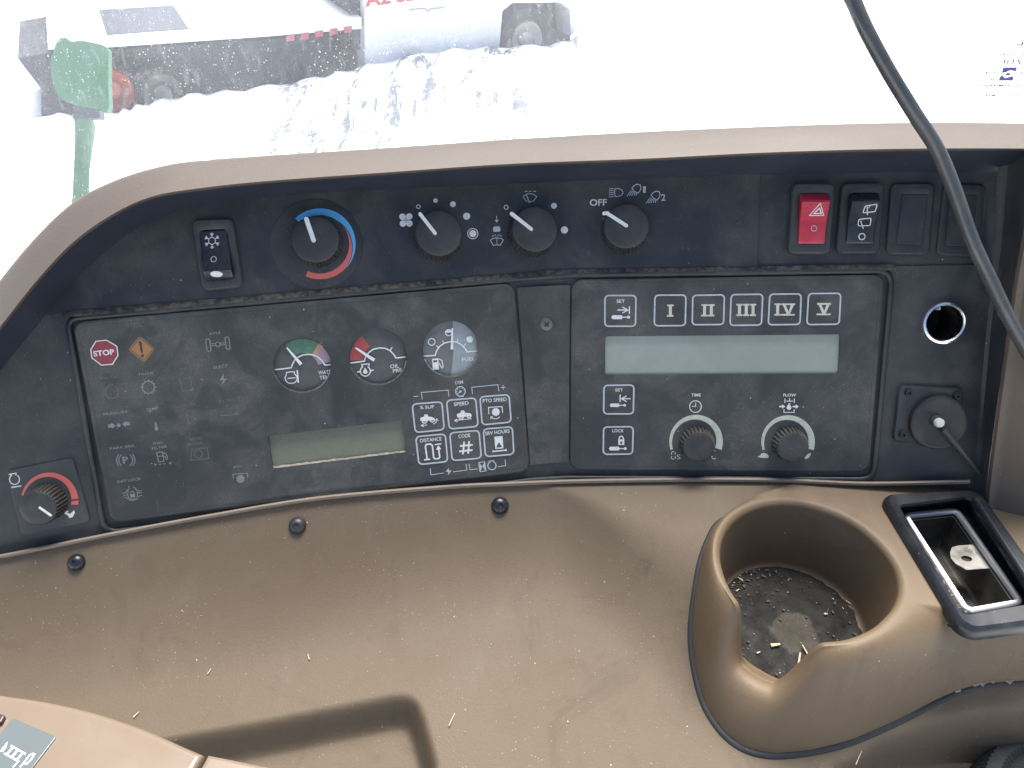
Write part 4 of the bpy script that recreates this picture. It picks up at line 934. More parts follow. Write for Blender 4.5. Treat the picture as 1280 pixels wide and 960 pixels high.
mb = MB(); mb.lathe([(0.0008, WM+0.0004), (0.0008, WM+0.0009), (0.0001, WM+0.0009)], 10, pr.loc(*Zk((156, 356))[0], WM+0.0009)); part('keyhole', mb, M['hole'], rb_[7], 0)
def ringknob(cx, cy, lab):
    c = (740 + cx/4.267, 470 + cy/4.267)
    I = Ink(pr, WP); I.arc(c, 33.5, 162, 378, 3.0, 40, 8.6); I.done('dial_ring', M['cream'], mod)
    kb, _, _, zt = knob(pr, 'knob', (c[0], c[1] + 0.5), 22.5, 0.0135, mod, 26, 0.86, depth=0.0012); kb['label'] = lab
ringknob(555, 350, 'ribbed black knob under the TIME marking'); ringknob(1046, 352, 'ribbed black knob under the FLOW marking')
I = Ink(pr, WP); I.text('TIME', *Zk((530, 109), (580, 109)), 3.6, 0.015); I.arc(Zk((552, 163))[0], 7.3, 0, 360, 1.1, 28); I.stroke(Zk((553, 142), (553, 162), (533, 162)), 0.9); I.done('time_print', M['white'], mod)
I = Ink(pr, WP); I.text('FLOW', *Zk((1020, 109), (1088, 109)), 3.6, 0.015); I.stroke(Zk((1029, 120), (1029, 144)), 1.0); I.stroke(Zk((1079, 120), (1079, 144)), 1.0); I.stroke(Zk((1036, 134), (1072, 134)), 1.0); I.stroke(Zk((1054, 118), (1054, 133)), 1.0)
I.stroke(Zk((1024, 178), (1024, 194), (1078, 194), (1078, 178)), 1.0); I.poly(Zk((1051, 144), (1064, 166), (1060, 178), (1050, 181), (1040, 176), (1038, 166)))
for x in (998, 1070): I.poly(Zk((x, 159), (x + 16, 159), (x + 16, 151), (x + 33, 163), (x + 16, 175), (x + 16, 167), (x, 167)))
I.done('flow_print', M['white'], mod)
I = Ink(pr, WP); I.stroke(Zk((424, 420), (424, 408)), 1.0); I.stroke(Zk((426, 404), (440, 404)), 0.9); I.stroke(Zk((444, 408), (444, 420)), 1.0); I.stroke(Zk((424, 428), (424, 440)), 1.0); I.stroke(Zk((426, 443), (440, 443)), 0.9); I.stroke(Zk((444, 428), (444, 440)), 1.0); I.text('S', *Zk((452, 444), (472, 444)), 6.0, 0.0)
I.done('zero_seconds_print', M['cream'], mod); I = Ink(pr, WP); I.stroke(Zk((640, 426), (640, 438)), 1.2); I.stroke(Zk((643, 441), (660, 441)), 1.2); I.stroke(Zk((650, 400), (658, 400)), 1.0); I.done('continuous_print', M['cream'], mod)
I = Ink(pr, WP); I.poly(Zk((884, 428), (898, 424), (902, 414), (918, 410), (934, 416), (942, 426), (942, 434), (932, 438), (902, 436), (886, 432))); I.done('tortoise_print', M['cream'], mod); I = Ink(pr, WP); I.poly(Zk((1134, 436), (1146, 420), (1160, 412), (1168, 412), (1166, 422), (1156, 436), (1144, 442), (1134, 442))); I.done('hare_print', M['cream'], mod)

# ================================================================== rotary dials on the control strip
WS = 0.00012
def dial(name, label, plane, c, group='rotary dials along the control strip'):
    p = plane.moved(*c); return thing(name, label, 'dial', p.mat(), group), p
Zt1 = ZM(230, 240, 5.565); Zf = ZM(470, 230, 7.53); Zl = ZM(640, 220, 5.818)
# temperature
t, p = dial('temperature_dial', 'rotary dial ringed by a blue and red temperature band', PLS, Zt1((940, 350))[0])
mb = MB(); mb.lathe([(0.0295, 0.0), (0.0293, 0.0004), (0.0288, 0.0005), (0.0002, 0.0005)], 64, p.loc(*Zt1((925, 362))[0])); part('base_plate', mb, M['black'], t, 30)
I = Ink(p, 0.00062); cR = Zt1((946, 362))[0]
def band(I, c, a0, a1, ro, wf, n=48):
    z = I.z(); A, B = [], []
    for k in range(n + 1):
        a = R_(a0 + (a1 - a0) * k / n); r1, r0 = wf(k / n); A.append((c[0] + r1*math.cos(a), c[1] + r1*math.sin(a))); B.append((c[0] + r0*math.cos(a), c[1] + r0*math.sin(a)))
    I.m.add([(*q, z) for q in I.L(A, z)] + [(*q, z) for q in I.L(B, z)], [(k, k+1, n+1+k+1, n+1+k) for k in range(n)])
band(I, cR, -134, 42, 0, lambda u: (44.5, 36.3 + 7.9 * max(0, (u - 0.45) / 0.55))); I.done('blue_band', M['blue'], t)
I = Ink(p, 0.0006); band(I, cR, -38, 114, 0, lambda u: (36.6 + (7.4 if u > 0.55 else 7.4 * (u / 0.55)), 36.4 + 0.6*u)); I.done('red_band', M['coral'], t)
kb, ctr, rt, zt = knob(p, 'knob', Zt1((930, 352))[0], 32.0, 0.013, t, 36, 0.93, side='knob')
bar(kb, p, zt, Zt1((852, 190))[0], Zt1((902, 336))[0], 5.5, M['white'])
# fan
t, p = dial('fan_dial', 'rotary dial beside the white fan symbol and growing dots', PLS, (547, 294))
kb, ctr, rt, zt = knob(p, 'knob', (547.5, 296), 31.0, 0.014, t, 36, 0.93, side='knob'); bar(kb, p, zt, Zf((415, 282))[0], Zf((556, 465))[0], 4.2, M['white'])
I = Ink(p, WS)
for x, y, r in ((560, 156, 2.8), (724, 190, 3.6), (853, 303, 4.4), (911, 467, 4.4)):
    I = Ink(p, WS); I.disc(Zf((x, y))[0], r)
    if x == 911: I.arc(Zf((911, 467))[0], 6.4, 0, 360, 0.9, 28)
    I.done('speed_mark', M['white'], t)
I = Ink(p, WS); I.arc(Zf((399, 213))[0], 2.3, 0, 360, 1.0, 18); I.done('off_mark', M['white'], t)
I = Ink(p, WS)
for x, y, a in ((250, 308, 40), (313, 306, -40), (254, 372, -40), (315, 372, 40)): I.disc(Zf((x, y))[0], 4.1, 4.0); I.poly([Zf((282, 340))[0], *[(Zf((x, y))[0][0] + 3*math.cos(R_(q)), Zf((x, y))[0][1] + 3*math.sin(R_(q))) for q in ((a + 100, a + 280) if x < 282 else (a + 280, a + 100))]])
I.done('fan_symbol', M['white'], t)
# wiper
t, p = dial('wiper_dial', 'rotary dial under the windscreen wiper symbol', PLS, (664, 289))
kb, ctr, rt, zt = knob(p, 'knob', (664.5, 291), 30.5, 0.014, t, 36, 0.93, side='knob'); bar(kb, p, zt, (639.5, 267), (664, 286.5), 4.2, M['white'])
I = Ink(p, WS); I = Ink(PRS, WS); I.disc(Zl((305, 217))[0], 3.7); part('speed_mark', world_of(PRS, I.m), M['white'], t, 0, world=True, recalc=False); I = Ink(PRS, WS); I.disc(Zl((381, 392))[0], 4.5); part('speed_mark', world_of(PRS, I.m), M['white'], t, 0, world=True, recalc=False); I = Ink(p, WS); I.arc(Zf((1225, 219))[0], 2.5, 0, 360, 1.0, 18); I.done('off_mark', M['white'], t)
I = Ink(p, WS); I.stroke(Zl((80, 150), (102, 134), (130, 128), (158, 134), (180, 150)), 0.9); I.stroke(Zl((80, 150), (102, 182), (130, 186), (156, 182), (180, 150)), 0.9); I.stroke(Zl((106, 140), (128, 196)), 1.4)
for x in (92, 122, 154): I.stroke(Zl((x, 112), (x + 20, 111)), 1.0)
I.done('wiper_symbol', M['line'], t)
I = Ink(p, WS); I.stroke(Zf((1135, 300), (1136, 345)), 0.9); I.poly(Zf((1116, 338), (1154, 338), (1136, 364))); I.poly(round_path(Zf((1104, 400), (1168, 398), (1172, 448), (1102, 450)), 2, 4)); I.stroke(Zf((1076, 530), (1100, 512), (1140, 506), (1176, 512), (1200, 526), (1168, 576), (1136, 572), (1104, 578)), 0.9, True); I.stroke(Zf((1138, 510), (1138, 570)), 0.6)
I.stroke(Zf((1095, 498), (1104, 482), (1122, 480), (1132, 492)), 0.6); I.stroke(Zf((1144, 492), (1156, 478), (1172, 482), (1180, 496)), 0.6); I.done('washer_symbol', M['line'], t)
# lights
t, p = dial('light_dial', 'rotary dial marked OFF beside the lamp symbols', PRS, (781, 285))
kb, ctr, rt, zt = knob(p, 'knob', (781.5, 287), 30.5, 0.014, t, 36, 0.93, side='knob'); bar(kb, p, zt, Zl((690, 270))[0], Zl((832, 362))[0], 4.2, M['white']); bar(kb, p, zt - 0.0003, Zl((668, 272))[0], Zl((694, 268))[0], 4.0, M['white'])
I = Ink(p, WS); I.text('OFF', *Zl((565, 216), (690, 214)), 8.0, 0.02); I.done('off_print', M['white'], t)
def lampsym(I, c, s, rot):
    f = lambda *P: [(c[0] + s*(x*math.cos(rot) - y*math.sin(rot)), c[1] + s*(x*math.sin(rot) + y*math.cos(rot))) for x, y in P]
    I.stroke(f((-3, -5), (1, -5), (5, -3.5), (7, 0), (5, 3.5), (1, 5), (-3, 5), (-4, 0)), 1.0, True); return f
I = Ink(p, WS); f = lampsym(I, Zl((768, 120))[0], 0.98, 0)
for j in range(5): I.stroke(Zl((705, 92 + 14.5*j), (740, 92 + 14.5*j)), 0.9)
I.done('headlamp_symbol', M['line'], t)
for c, d, tx_ in (((905, 94), (0, 0), ('1', (952, 122), (972, 122))), ((1044, 144), (139, 52), ('2', (1086, 180), (1116, 178)))):
    I = Ink(p, WS); lampsym(I, Zl(c)[0], 0.98, -0.85)
    for j in range(5): I.stroke(Zl((868 + d[0] + 9*j, 104 + d[1] + 5*j), (836 + d[0] + 17*j, 146 + d[1] - 1*j)), 0.9)
    I.text(tx_[0], *Zl(tx_[1], tx_[2]), 8.2, 0.012 if tx_[0] == '2' else 0.0); I.done('work_lamp_symbol', M['line'], t)
# engine speed dial plate at the lower left
Zq = ZM(0, 560, 7.385)
p = PL.moved(62, 625); t = thing('engine_speed_dial', 'rotary dial on a square plate with a red arc in the lower left corner', 'dial', p.mat())
part('plate', slab(p, Zq((52, 212), (668, 92), (836, 680), (200, 812)), 0.003, -0.0003, 0.0012, 0.0005), M['bezel'], t, 30)
cT = Zq((458, 492))[0]; I = Ink(p, 0.0013); I.arc(cT, 36.0, 192, 355, 2.5, 40, 8.8); I.poly([(cT[0] + r*math.cos(R_(a)), cT[1] + r*math.sin(R_(a))) for r, a in ((36, 358), (36, 367), (27, 369), (27, 360))]); I.done('red_arc', M['coral'], t)
kb, ctr, rt, zt = knob(p, 'knob', (61, 626.5), 24.0, 0.015, t, 30, 0.93, depth=0.0012); bar(kb, p, zt, Zq((368, 550))[0], Zq((470, 622))[0], 2.6, M['white'])
I = Ink(p, 0.0013); I.arc(Zq((134, 290))[0], 6.2, -58, 238, 1.2); I.stroke(Zq((104, 252), (88, 244), (148, 232), (146, 254)), 1.2); I.stroke(Zq((104, 364), (196, 350)), 1.6); I.done('engine_symbol', M['white'], t)
I = Ink(p, 0.0013); I.poly(Zq((288, 690), (318, 682), (328, 664), (342, 670), (346, 680), (388, 674), (392, 690), (344, 696), (330, 708), (322, 698))); I.done('tortoise_symbol', M['white'], t)
I = Ink(p, 0.0013); I.poly(Zq((594, 606), (612, 580), (634, 582), (620, 602), (650, 606), (684, 574), (692, 600), (668, 640), (640, 646), (626, 622))); I.done('hare_symbol', M['white'], t)

# ================================================================== rocker switches and blanking plates
Zr = ZM(960, 200, 4.0)
def bezel_ring(plane, q_out, q_in, r_out, r_in, w0, w1):
    mb = MB(); A = lambda d, z: [(a, b, z) for a, b in rquad(plane, q_out, r_out, w1, 5, d)]; B = lambda d, z: [(a, b, z) for a, b in rquad(plane, q_in, r_in, w1, 5, d)]
    mb.loft([A(0, w0), A(0.0002, w1 - 0.0008), A(0.0008, w1 - 0.0001), A(0.0014, w1), B(-0.0006, w1), B(0, w1 - 0.0004), B(0.0001, w0)]); return mb
def rocker(plane, quad, prof, mat, parent, r=0.0018):
    # prof: (fraction from the top, height); the key is a rounded strip of those heights
    P = [Vector(plane.loc(*c, 0.003)) for c in quad]; mb = MB(); rows = []
    for t_, h in prof:
        a = P[0].lerp(P[3], t_); b = P[1].lerp(P[2], t_); d = (b - a).normalized(); e = 0.0011
        rows.append([(a.x, a.y, -0.001), (a.x, a.y, h - 0.0012), ((a + d*e*0.3).x, (a + d*e*0.3).y, h - 0.0004), ((a + d*e).x, (a + d*e).y, h), ((b - d*e).x, (b - d*e).y, h), ((b - d*e*0.3).x, (b - d*e*0.3).y, h - 0.0004), (b.x, b.y, h - 0.0012), (b.x, b.y, -0.001)])
    mb.loft(rows, False); 
    for rr in (rows[0], rows[-1]): mb.add(rr, [tuple(range(8))])
    return part('rocker', mb, mat, parent, 28)
def on_rocker(plane, quad, prof, parent, name, mat, draw):  # print that follows the key: drawn flat at the height under it
    I = Ink(plane, 0.0); draw(I); P = [Vector(plane.loc(*c, 0.003)) for c in quad]; top = (P[0] + P[1]) / 2; bot = (P[2] + P[3]) / 2; ax = bot - top; L2 = ax.dot(ax)
    ts = [q[0] for q in prof]; hs = [q[1] for q in prof]
    I.m.v = [(v[0], v[1], float(np.interp((Vector(v[:2]) - top).dot(ax) / L2, ts, hs)) + 0.00012 + v[2]) for v in I.m.v]
    return part(name, I.m, mat, parent, 0, recalc=False)
GR = 'rocker switches on the dashboard'
prof1 = [(0, 0.0018), (0.02, 0.0040), (0.17, 0.0085), (0.21, 0.0088), (0.56, 0.0048), (0.60, 0.0046), (0.96, 0.0040), (1.0, 0.0032)]
p = PRS.moved(1016, 273); t = thing('hazard_switch', 'red hazard light rocker switch with white triangle', 'switch', p.mat(), GR)
qo = Zr((125, 113), (337, 113), (312, 470), (100, 470)); qi = Zr((160, 167), (303, 166), (283, 418), (149, 418))
part('bezel', bezel_ring(p, qo, qi, 0.0045, 0.0028, -0.0015, 0.0030), M['bezel'], t, 40); rk = rocker(p, qi, prof1, M['rred'], t)
on_rocker(p, qi, prof1, rk, 'triangle_symbol', M['white'], lambda I: (I.stroke(Zr((242, 230), (264, 286), (194, 286)), 0.9, True), I.stroke(Zr((240, 252), (252, 277), (216, 277)), 1.2, True)))
on_rocker(p, qi, prof1, rk, 'off_symbol', M['line'], lambda I: I.arc(Zr((220, 348))[0], 3.3, 0, 360, 0.9, 20))
p = PRS.moved(1078, 273); t = thing('rear_wiper_switch', 'black rear wiper rocker switch with two wiper symbols', 'switch', p.mat(), GR)
qo = Zr((370, 112), (588, 110), (558, 468), (342, 468)); qi = Zr((410, 165), (553, 164), (526, 418), (388, 418))
part('bezel', bezel_ring(p, qo, qi, 0.0045, 0.0028, -0.0015, 0.0030), M['black'], t, 40); rk = rocker(p, qi, prof1, M['gloss'], t)
on_rocker(p, qi, prof1, rk, 'washer_symbol', M['white'], lambda I: (I.stroke(round_path(Zr((464, 242), (522, 234), (516, 268), (456, 274)), 2, 3), 1.1, True), I.stroke(Zr((474, 246), (480, 284)), 1.1), I.stroke(Zr((488, 238), (482, 252)), 0.8)))
on_rocker(p, qi, prof1, rk, 'wiper_symbol', M['white'], lambda I: (I.stroke(round_path(Zr((440, 304), (500, 298), (498, 334), (438, 336)), 2, 3), 1.1, True), I.stroke(Zr((450, 310), (464, 350)), 1.1)))
on_rocker(p, qi, prof1, rk, 'off_symbol', M['white'], lambda I: I.arc(Zr((458, 388))[0], 3.8, 0, 360, 1.3, 20))
prof2 = [(0, 0.0020), (0.04, 0.0034), (0.35, 0.0036), (0.44, 0.0040), (0.80, 0.0075), (0.84, 0.0076), (0.97, 0.0048), (1.0, 0.0030)]
p = PLS.moved(270, 318); t = thing('air_conditioning_switch', 'black rocker switch with a white snowflake and grey bezel', 'switch', p.mat(), GR)
qo = Zt1((46, 190), (338, 178), (412, 660), (124, 692)); qi = Zt1((104, 264), (294, 254), (350, 604), (150, 618))
part('bezel', bezel_ring(p, qo, qi, 0.0042, 0.0030, -0.0005, 0.0032), M['bezel'], t, 40); rk = rocker(p, qi, prof2, M['gloss'], t)
def flake(I):
    c = Zt1((205, 346))[0]
    for j in range(6):
        a = R_(60*j + 28); u = (math.cos(a), math.sin(a)); v = (-u[1], u[0]); q = lambda r, s: (c[0] + u[0]*r + v[0]*s, c[1] + u[1]*r + v[1]*s)
        I.stroke([q(5.0, 0), q(10.0, 0)], 1.0); I.stroke([q(9.0, 2.2), q(6.6, 0), q(9.0, -2.2)], 0.9)
    I.stroke([(c[0] + 4.8*math.cos(R_(60*j + 28)), c[1] + 4.8*math.sin(R_(60*j + 28))) for j in range(6)], 0.9, True)
on_rocker(p, qi, prof2, rk, 'snowflake_symbol', M['white'], flake)
on_rocker(p, qi, prof2, rk, 'off_symbol', M['white'], lambda I: I.arc(Zt1((222, 476))[0], 3.4, 0, 360, 0.9, 20))
on_rocker(p, qi, prof2, rk, 'indicator_lens', M['white'], lambda I: I.disc(Zt1((244, 580))[0], 7.6, 3.4))
for lab, qo, qi in (('plain black blanking plate next to the rear wiper switch', ((616, 112), (840, 112), (810, 476), (590, 472)), ((674, 170), (800, 170), (772, 424), (642, 420))),
                    ('plain black blanking plate half hidden behind the cable', ((880, 114), (1098, 118), (1070, 484), (842, 478)), ((912, 172), (1046, 176), (1024, 434), (890, 428)))):
    qo, qi = Zr(*qo), Zr(*qi); p = PRS.moved(sum(c[0] for c in qo)/4, sum(c[1] for c in qo)/4); t = thing('blanking_plate', lab, 'blanking plate', p.mat(), 'blanking plates beside the rocker switches')
    part('bezel', bezel_ring(p, qo, qi, 0.0045, 0.0010, -0.0016, 0.0010), M['black'], t, 40); part('insert', slab(p, qi, 0.0010, -0.0016, 0.0011, 0.0004), M['black'], t, 30)

# ================================================================== power socket and round mount
p = PR.moved(*sock_c); t = thing('power_socket', 'round power socket with a bright metal rim', 'socket', p.mat()); k = p.mpp(*sock_c); r = 27.0 * k
mb = MB(); mb.lathe([(r*0.97, -0.001), (r, 0.0010), (r, 0.0045), (r*0.97, 0.0056), (r*0.88, 0.0060), (r*0.82, 0.0054), (r*0.80, 0.0040), (r*0.80, -0.002)], 48, cap=False); part('rim', mb, M['chrome'], t, 50)
mb = MB(); mb.lathe([(r*0.835, 0.001), (r*0.825, -0.030), (r*0.3, -0.032), (0.0003, -0.032)], 40); part('barrel', mb, plain('socket_barrel', (0.022, 0.018, 0.015), 0.6, spec=0.25, wear=0.5, wearcol=(0.012, 0.010, 0.009), wscale=90), t, 50)
mb = MB(); mb.box((-0.0016, r*0.55, -0.024), (0.0016, r*0.80, -0.006)); part('contact', mb, M['steel'], t, 0)
p = PR.moved(*Zs((305, 590))[0]); t = thing('round_mount', 'black four-cornered mount with knurled disc, pale pin and thin rod', 'mount', p.mat())
part('plate', slab(p, Zs((166, 450), (464, 464), (432, 716), (136, 712)), 0.004, -0.0005, 0.0035, 0.0014), M['black'], t, 30)
dc = Zs((325, 612))[0]; k = p.mpp(*dc); x, y = p.loc(*dc); mb = MB(); rt, zt = ribbed(mb, (x, y), 35.0*k, 0.0030, 0.0072, 90, 0.0004, 0.975, roll=0.0008)
dk = part('knurled_disc', mb, M['knob'], t, 20)
mb = MB(); mb.lathe([(rt, zt), (rt - 0.001, zt + 0.0005), (rt*0.9, zt + 0.0004), (0.0004, zt + 0.0006)], 60, (x, y)); part('disc_face', mb, dusty_black('disc_dust', base=(0.017, 0.018, 0.019), dust=(0.085, 0.078, 0.064), amount=0.85, wiped=0.5), dk, 40)
for q in ((205, 483), (428, 497), (178, 675)):
    c = Zs(q)[0]; mb = MB(); mb.lathe([(4.6*k, 0.003), (4.6*k, 0.0050), (3.8*k, 0.0058), (2.4*k, 0.0058), (2.2*k, 0.0046), (0.0002, 0.0046)], 20, p.loc(*c, 0.004)); part('screw', mb, M['gloss'], t, 30)
pc_ = Zs((345, 620))[0]; mb = MB(); c = p.loc(*pc_, 0.012); mb.lathe([(7.6*k, 0.0075), (7.6*k, 0.0105), (6.8*k, 0.0115), (5.6*k, 0.0117)], 26, c, False); part('collar', mb, M['bezel'], t, 40)
mb = MB(); mb.lathe([(5.7*k, 0.010), (5.7*k, 0.0135), (4.8*k, 0.0146), (0.0002, 0.0150)], 26, c); part('pin', mb, M['pin'], t, 40)
a = Zs((366, 652))[0]; b = Zs((530, 852))[0]; mb = MB(); pts = []
for j in range(9):
    u = j / 8; q = mixp(a, b, u); w_ = 0.0105 + 0.004*u - 0.012*u*u; pts.append((*p.loc(*q, w_), w_))
mb.tube(pts, [0.0021*(1 - 0.25*j/8) for j in range(9)], 10); part('rod', mb, M['bezel'], t, 60)

# ================================================================== cable, armrest
cb = catmull([(1048,-34,.400),(1066,0,.400),(1082,36,.400),(1110,88,.404),(1143,142,.410),(1171,186,.416),(1193,238,.420),(1214,298,.425),(1238,350,.430),(1262,400,.436),(1292,452,.444),(1335,515,.455)], 6)
t = thing('hanging_cable', 'thick black cable hanging down in front of the right side of the dashboard', 'cable', at_depth(1335, 515, .455))
mb = MB(); mb.tube([at_depth(*q) for q in cb], 0.0039, 16); part('sheath', mb, M['cable'], t, 60, world=True)
ZA = CZ - 0.345
def armpiece(name, top, par, z=ZA):
    # outline on a gently falling top; edge rounded over and dropped 30 mm
    P = [hit_z(x, y, z) for x, y in top]; n = len(P); mb = MB(); rings = []
    cen_ = sum(P, Vector((0, 0, 0))) / n
    for d, dz in ((0, -0.03), (0, -0.004), (0.0004, -0.0018), (0.0013, -0.0004), (0.0024, 0.0), (0.0032, 0.0)):
        rg_ = []
        for i in range(n):
            a, b, c = P[i - 1], P[i], P[(i + 1) % n]; t1 = (b - a).normalized(); t2 = (c - b).normalized(); t_ = (t1 + t2).normalized(); nn = Vector((t_.y, -t_.x, 0))
            rg_.append(b + nn * d / max(0.5, nn.dot(Vector((t1.y, -t1.x, 0)))) + Vector((0, 0, dz)))
        rings.append(rg_)
    mb.loft(rings, True, False, True); return part(name, mb, M['tan'], par, 45, world=True)
arm = thing('armrest_console', 'glossy tan control console edge in the bottom left corner with grey plate', 'console', hit_z(100, 960, ZA - 0.03))
t1_ = catmull([(-90, 852), (0, 866), (60, 875), (120, 889), (180, 909), (225, 929), (255, 942)], 4)
armpiece('console_top', t1_ + [(238, 970), (180, 1090), (-90, 1090)], arm)
t2_ = catmull([(259, 941), (300, 949), (370, 964), (440, 984)], 4)
armpiece('console_end', t2_ + [(430, 1090), (186, 1090), (242, 972)], arm)
pk = Plane(hit_z(20, 930, ZA), (0, 0, 1), (1, 0, 0)); Zp = ZM(0, 880, 12.0)
pq = Zp((190, 205), (846, 488), (330, 1160), (-330, 870))
def worldslab(pl, *a, **kw): return world_of(pl, slab(pl, *a, **kw))
lp = part('label_plate', worldslab(pk, pq, 0.0012, -0.0004, 0.0009, 0.0004), M['plate'], arm, 30, world=True)
I = Ink(pk, 0.0010)
for s in (((130, 890), (330, 655)), ((40, 820), (205, 600))): pass
u = lambda x, y: (235 + x*0.80 + y*(-0.62), 745 + x*0.45 + y*0.74)    # text axes along the plate
def bl(x0, y0, x1, y1): I.poly(Zp(u(x0, y0), u(x1, y0), u(x1, y1), u(x0, y1)))
bl(-150, -88, 130, -60); bl(-150, 70, 130, 98)
for xc in (-105, -12, 82): bl(xc - 16, -60, xc + 16, 70)
I.stroke(Zp((300, 950), (350, 890), (440, 770), (490, 745), (515, 755), (470, 830), (400, 900), (360, 890)), 2.2); I.stroke(Zp((190, 950), (260, 880)), 2.0); I.stroke(Zp((0, 720), (60, 640), (100, 590), (90, 650), (30, 720)), 1.6)
I.m = world_of(pk, I.m); part('plate_print', I.m, M['white'], lp, 0, world=True, recalc=False)
part('dark_button', worldslab(pk, Zp((-60, 120), (70, 165), (0, 300), (-130, 240)), 0.001, -0.0004, 0.0025, 0.0008), plain('maroon_button', (0.05, 0.03, 0.03), 0.4), arm, 30, world=True)

# ================================================================== windscreen
def dirty_glass():
    m = bpy.data.materials.new('dirty_glass'); m.use_nodes = True; n = m.node_tree; n.nodes.clear(); g = G(n)
    out = g.n('ShaderNodeOutputMaterial'); tr = g.n('ShaderNodeBsdfTransparent'); df = g.n('ShaderNodeBsdfTranslucent'); d2 = g.n('ShaderNodeBsdfDiffuse'); mx0 = g.n('ShaderNodeMixShader'); mx = g.n('ShaderNodeMixShader')
    df.inputs[0].default_value = (0.8, 0.82, 0.86, 1); d2.inputs[0].default_value = (0.6, 0.62, 0.66, 1); mx0.inputs[0].default_value = 0.45
    tr.inputs[0].default_value = (0.96, 0.98, 0.98, 1)
    st = g.noise(1.0, 5, 0.65, vec=g.scaled((150, 60, 1)), dist=0.4); sp = g.noise(420, 3, 0.7); hz = g.noise(7, 4, 0.6)
    f = g.math('ADD', g.ramp(hz, 0.3, 0.7, 0.12, 0.22), g.math('MULTIPLY', g.ramp(st, 0.52, 0.75), 0.14))
    f = g.math('ADD', f, g.math('MULTIPLY', g.ramp(sp, 0.6, 0.75), 0.28))
    f = g.math('ADD', f, g.math('MULTIPLY', g.specks(300, 0.19, 0.6), 0.5))
    g.l(df.outputs[0], mx0.inputs[1]); g.l(d2.outputs[0], mx0.inputs[2]); g.l(f, mx.inputs[0]); g.l(tr.outputs[0], mx.inputs[1]); g.l(mx0.outputs[0], mx.inputs[2]); g.l(mx.outputs[0], out.inputs[0]); return m
pw = Plane((0, 0.80, CZ - 0.1), (0, -1, 0.12), (1, 0, 0))
ws = thing('windscreen', 'dirty dusty glass windscreen above the dashboard hood', 'windscreen', pw.mat())
mb = MB(); mb.add([(-1.1, -0.38, 0), (1.1, -0.38, 0), (1.1, 0.75, 0), (-1.1, 0.75, 0)], [(0, 1, 2, 3)]); part('glass', mb, dirty_glass(), ws, 0)
Zd = ZM(1180, 20, 8.0); I = Ink(pw, 0.0006)
I.stroke(round_path(Zd((700, 205), (860, 205), (850, 345), (665, 335)), 3, 4), 0.9, True); I.poly(Zd((715, 298), (735, 280), (770, 282), (790, 240), (800, 236), (795, 280), (775, 302), (745, 292)))
I.text('HN DEERE', *Zd((830, 398), (545, 398)), 2.6, 0.04, True); I.text('E Z EYE', *Zd((830, 478), (570, 478)), 4.6, 0.04, True); I.text('FLOAT', *Zd((530, 584), (365, 584)), 3.6, 0.04, True); I.text('OFF', *Zd((850, 586), (755, 586)), 3.4, 0.04, True)
I.text('II', *Zd((500, 640), (465, 640)), 2.2, 0.04, True); I.text('SOLID TEMPERED', *Zd((850, 708), (362, 708)), 3.0, 0.04, True); I.text('DOT 15 M1A', *Zd((725, 808), (395, 808)), 3.0, 0.04, True)
I.done('glass_stamp', plain('stamp_ink', (0.05, 0.045, 0.10), 0.6), ws)
I = Ink(pw, 0.0006); I.poly(Zd((592, 512), (735, 512), (715, 560), (690, 548), (650, 548), (620, 566), (575, 570))); I.poly(Zd((560, 605), (585, 590), (610, 620), (660, 606), (700, 600), (688, 648), (543, 648))); I.poly(Zd((610, 580), (640, 566), (670, 574), (655, 594), (625, 598))); I.done('stamp_logo', plain('stamp_blue', (0.07, 0.065, 0.24), 0.6), ws)

# ================================================================== outside: parked flatbed truck, green plate on its post
G1 = hit_z(205, 136, 0.0); G2 = hit_z(665, 72, 0.0); hd = (G2 - G1); hd.z = 0; hd.normalize()
PT = Plane(G1, (hd.y, -hd.x, 0), (hd.x, hd.y, 0))
if PT.n.y > 0: PT = Plane(G1, (-hd.y, hd.x, 0), (hd.x, hd.y, 0))
tr = thing('flatbed_truck', 'white flatbed truck with dark underframe parked in the snow outside', 'truck', PT.mat())
def solid(name, pts, w0, w1, mat, parent=tr, bev=0.02):
    L = [PT.loc(x, y, w1) for x, y in pts]; mb = MB(); mb.loft([[(a, b, w0) for a, b in L], [(a, b, w1) for a, b in L]]); mb.fill([L], w1); mb.fill([L], w0); return part(name, mb, mat, parent, 30)
wt = plain('truck_white', (0.80, 0.80, 0.80), 0.35, wear=0.15, wearcol=(0.6, 0.58, 0.52), wscale=4)
dkm = plain('truck_underframe', (0.018, 0.022, 0.032), 0.6, wear=0.5, wearcol=(0.05, 0.045, 0.045), wscale=5)
solid('underframe', [(22, 73), (60, 66), (130, 63), (330, 50), (452, 40), (456, 92), (400, 105), (310, 120), (240, 128), (180, 142), (140, 156), (52, 156), (52, 112)], -1.8, -0.25, dkm)
solid('deck', [(60, 62), (125, 60), (330, 46), (452, 36), (452, 22), (330, 33), (125, 48), (60, 52)], -2.0, 0.0, wt)
solid('load_cover', [(125, 49), (135, 43), (180, 40), (236, 36), (240, 40), (200, 46)], -1.2, -0.1, plain('dark_tarp', (0.05, 0.06, 0.08), 0.7))
for i, x in enumerate((358, 376, 394, 412, 430)):
    y = lambda q: 58.5 - (q - 330) * 0.148
    solid('reflector_strip', [(x, y(x) - 4 - 5), (x + 10, y(x + 10) - 9), (x + 10, y(x + 10) - 2), (x, y(x) - 2)], 0.002, 0.012, plain('reflector_red', (0.40, 0.06, 0.07), 0.5))
solid('cab_gap_post', [(431, -40), (455, -40), (456, 34), (452, 62), (441, 62), (440, 26)], -1.6, -0.15, dkm)
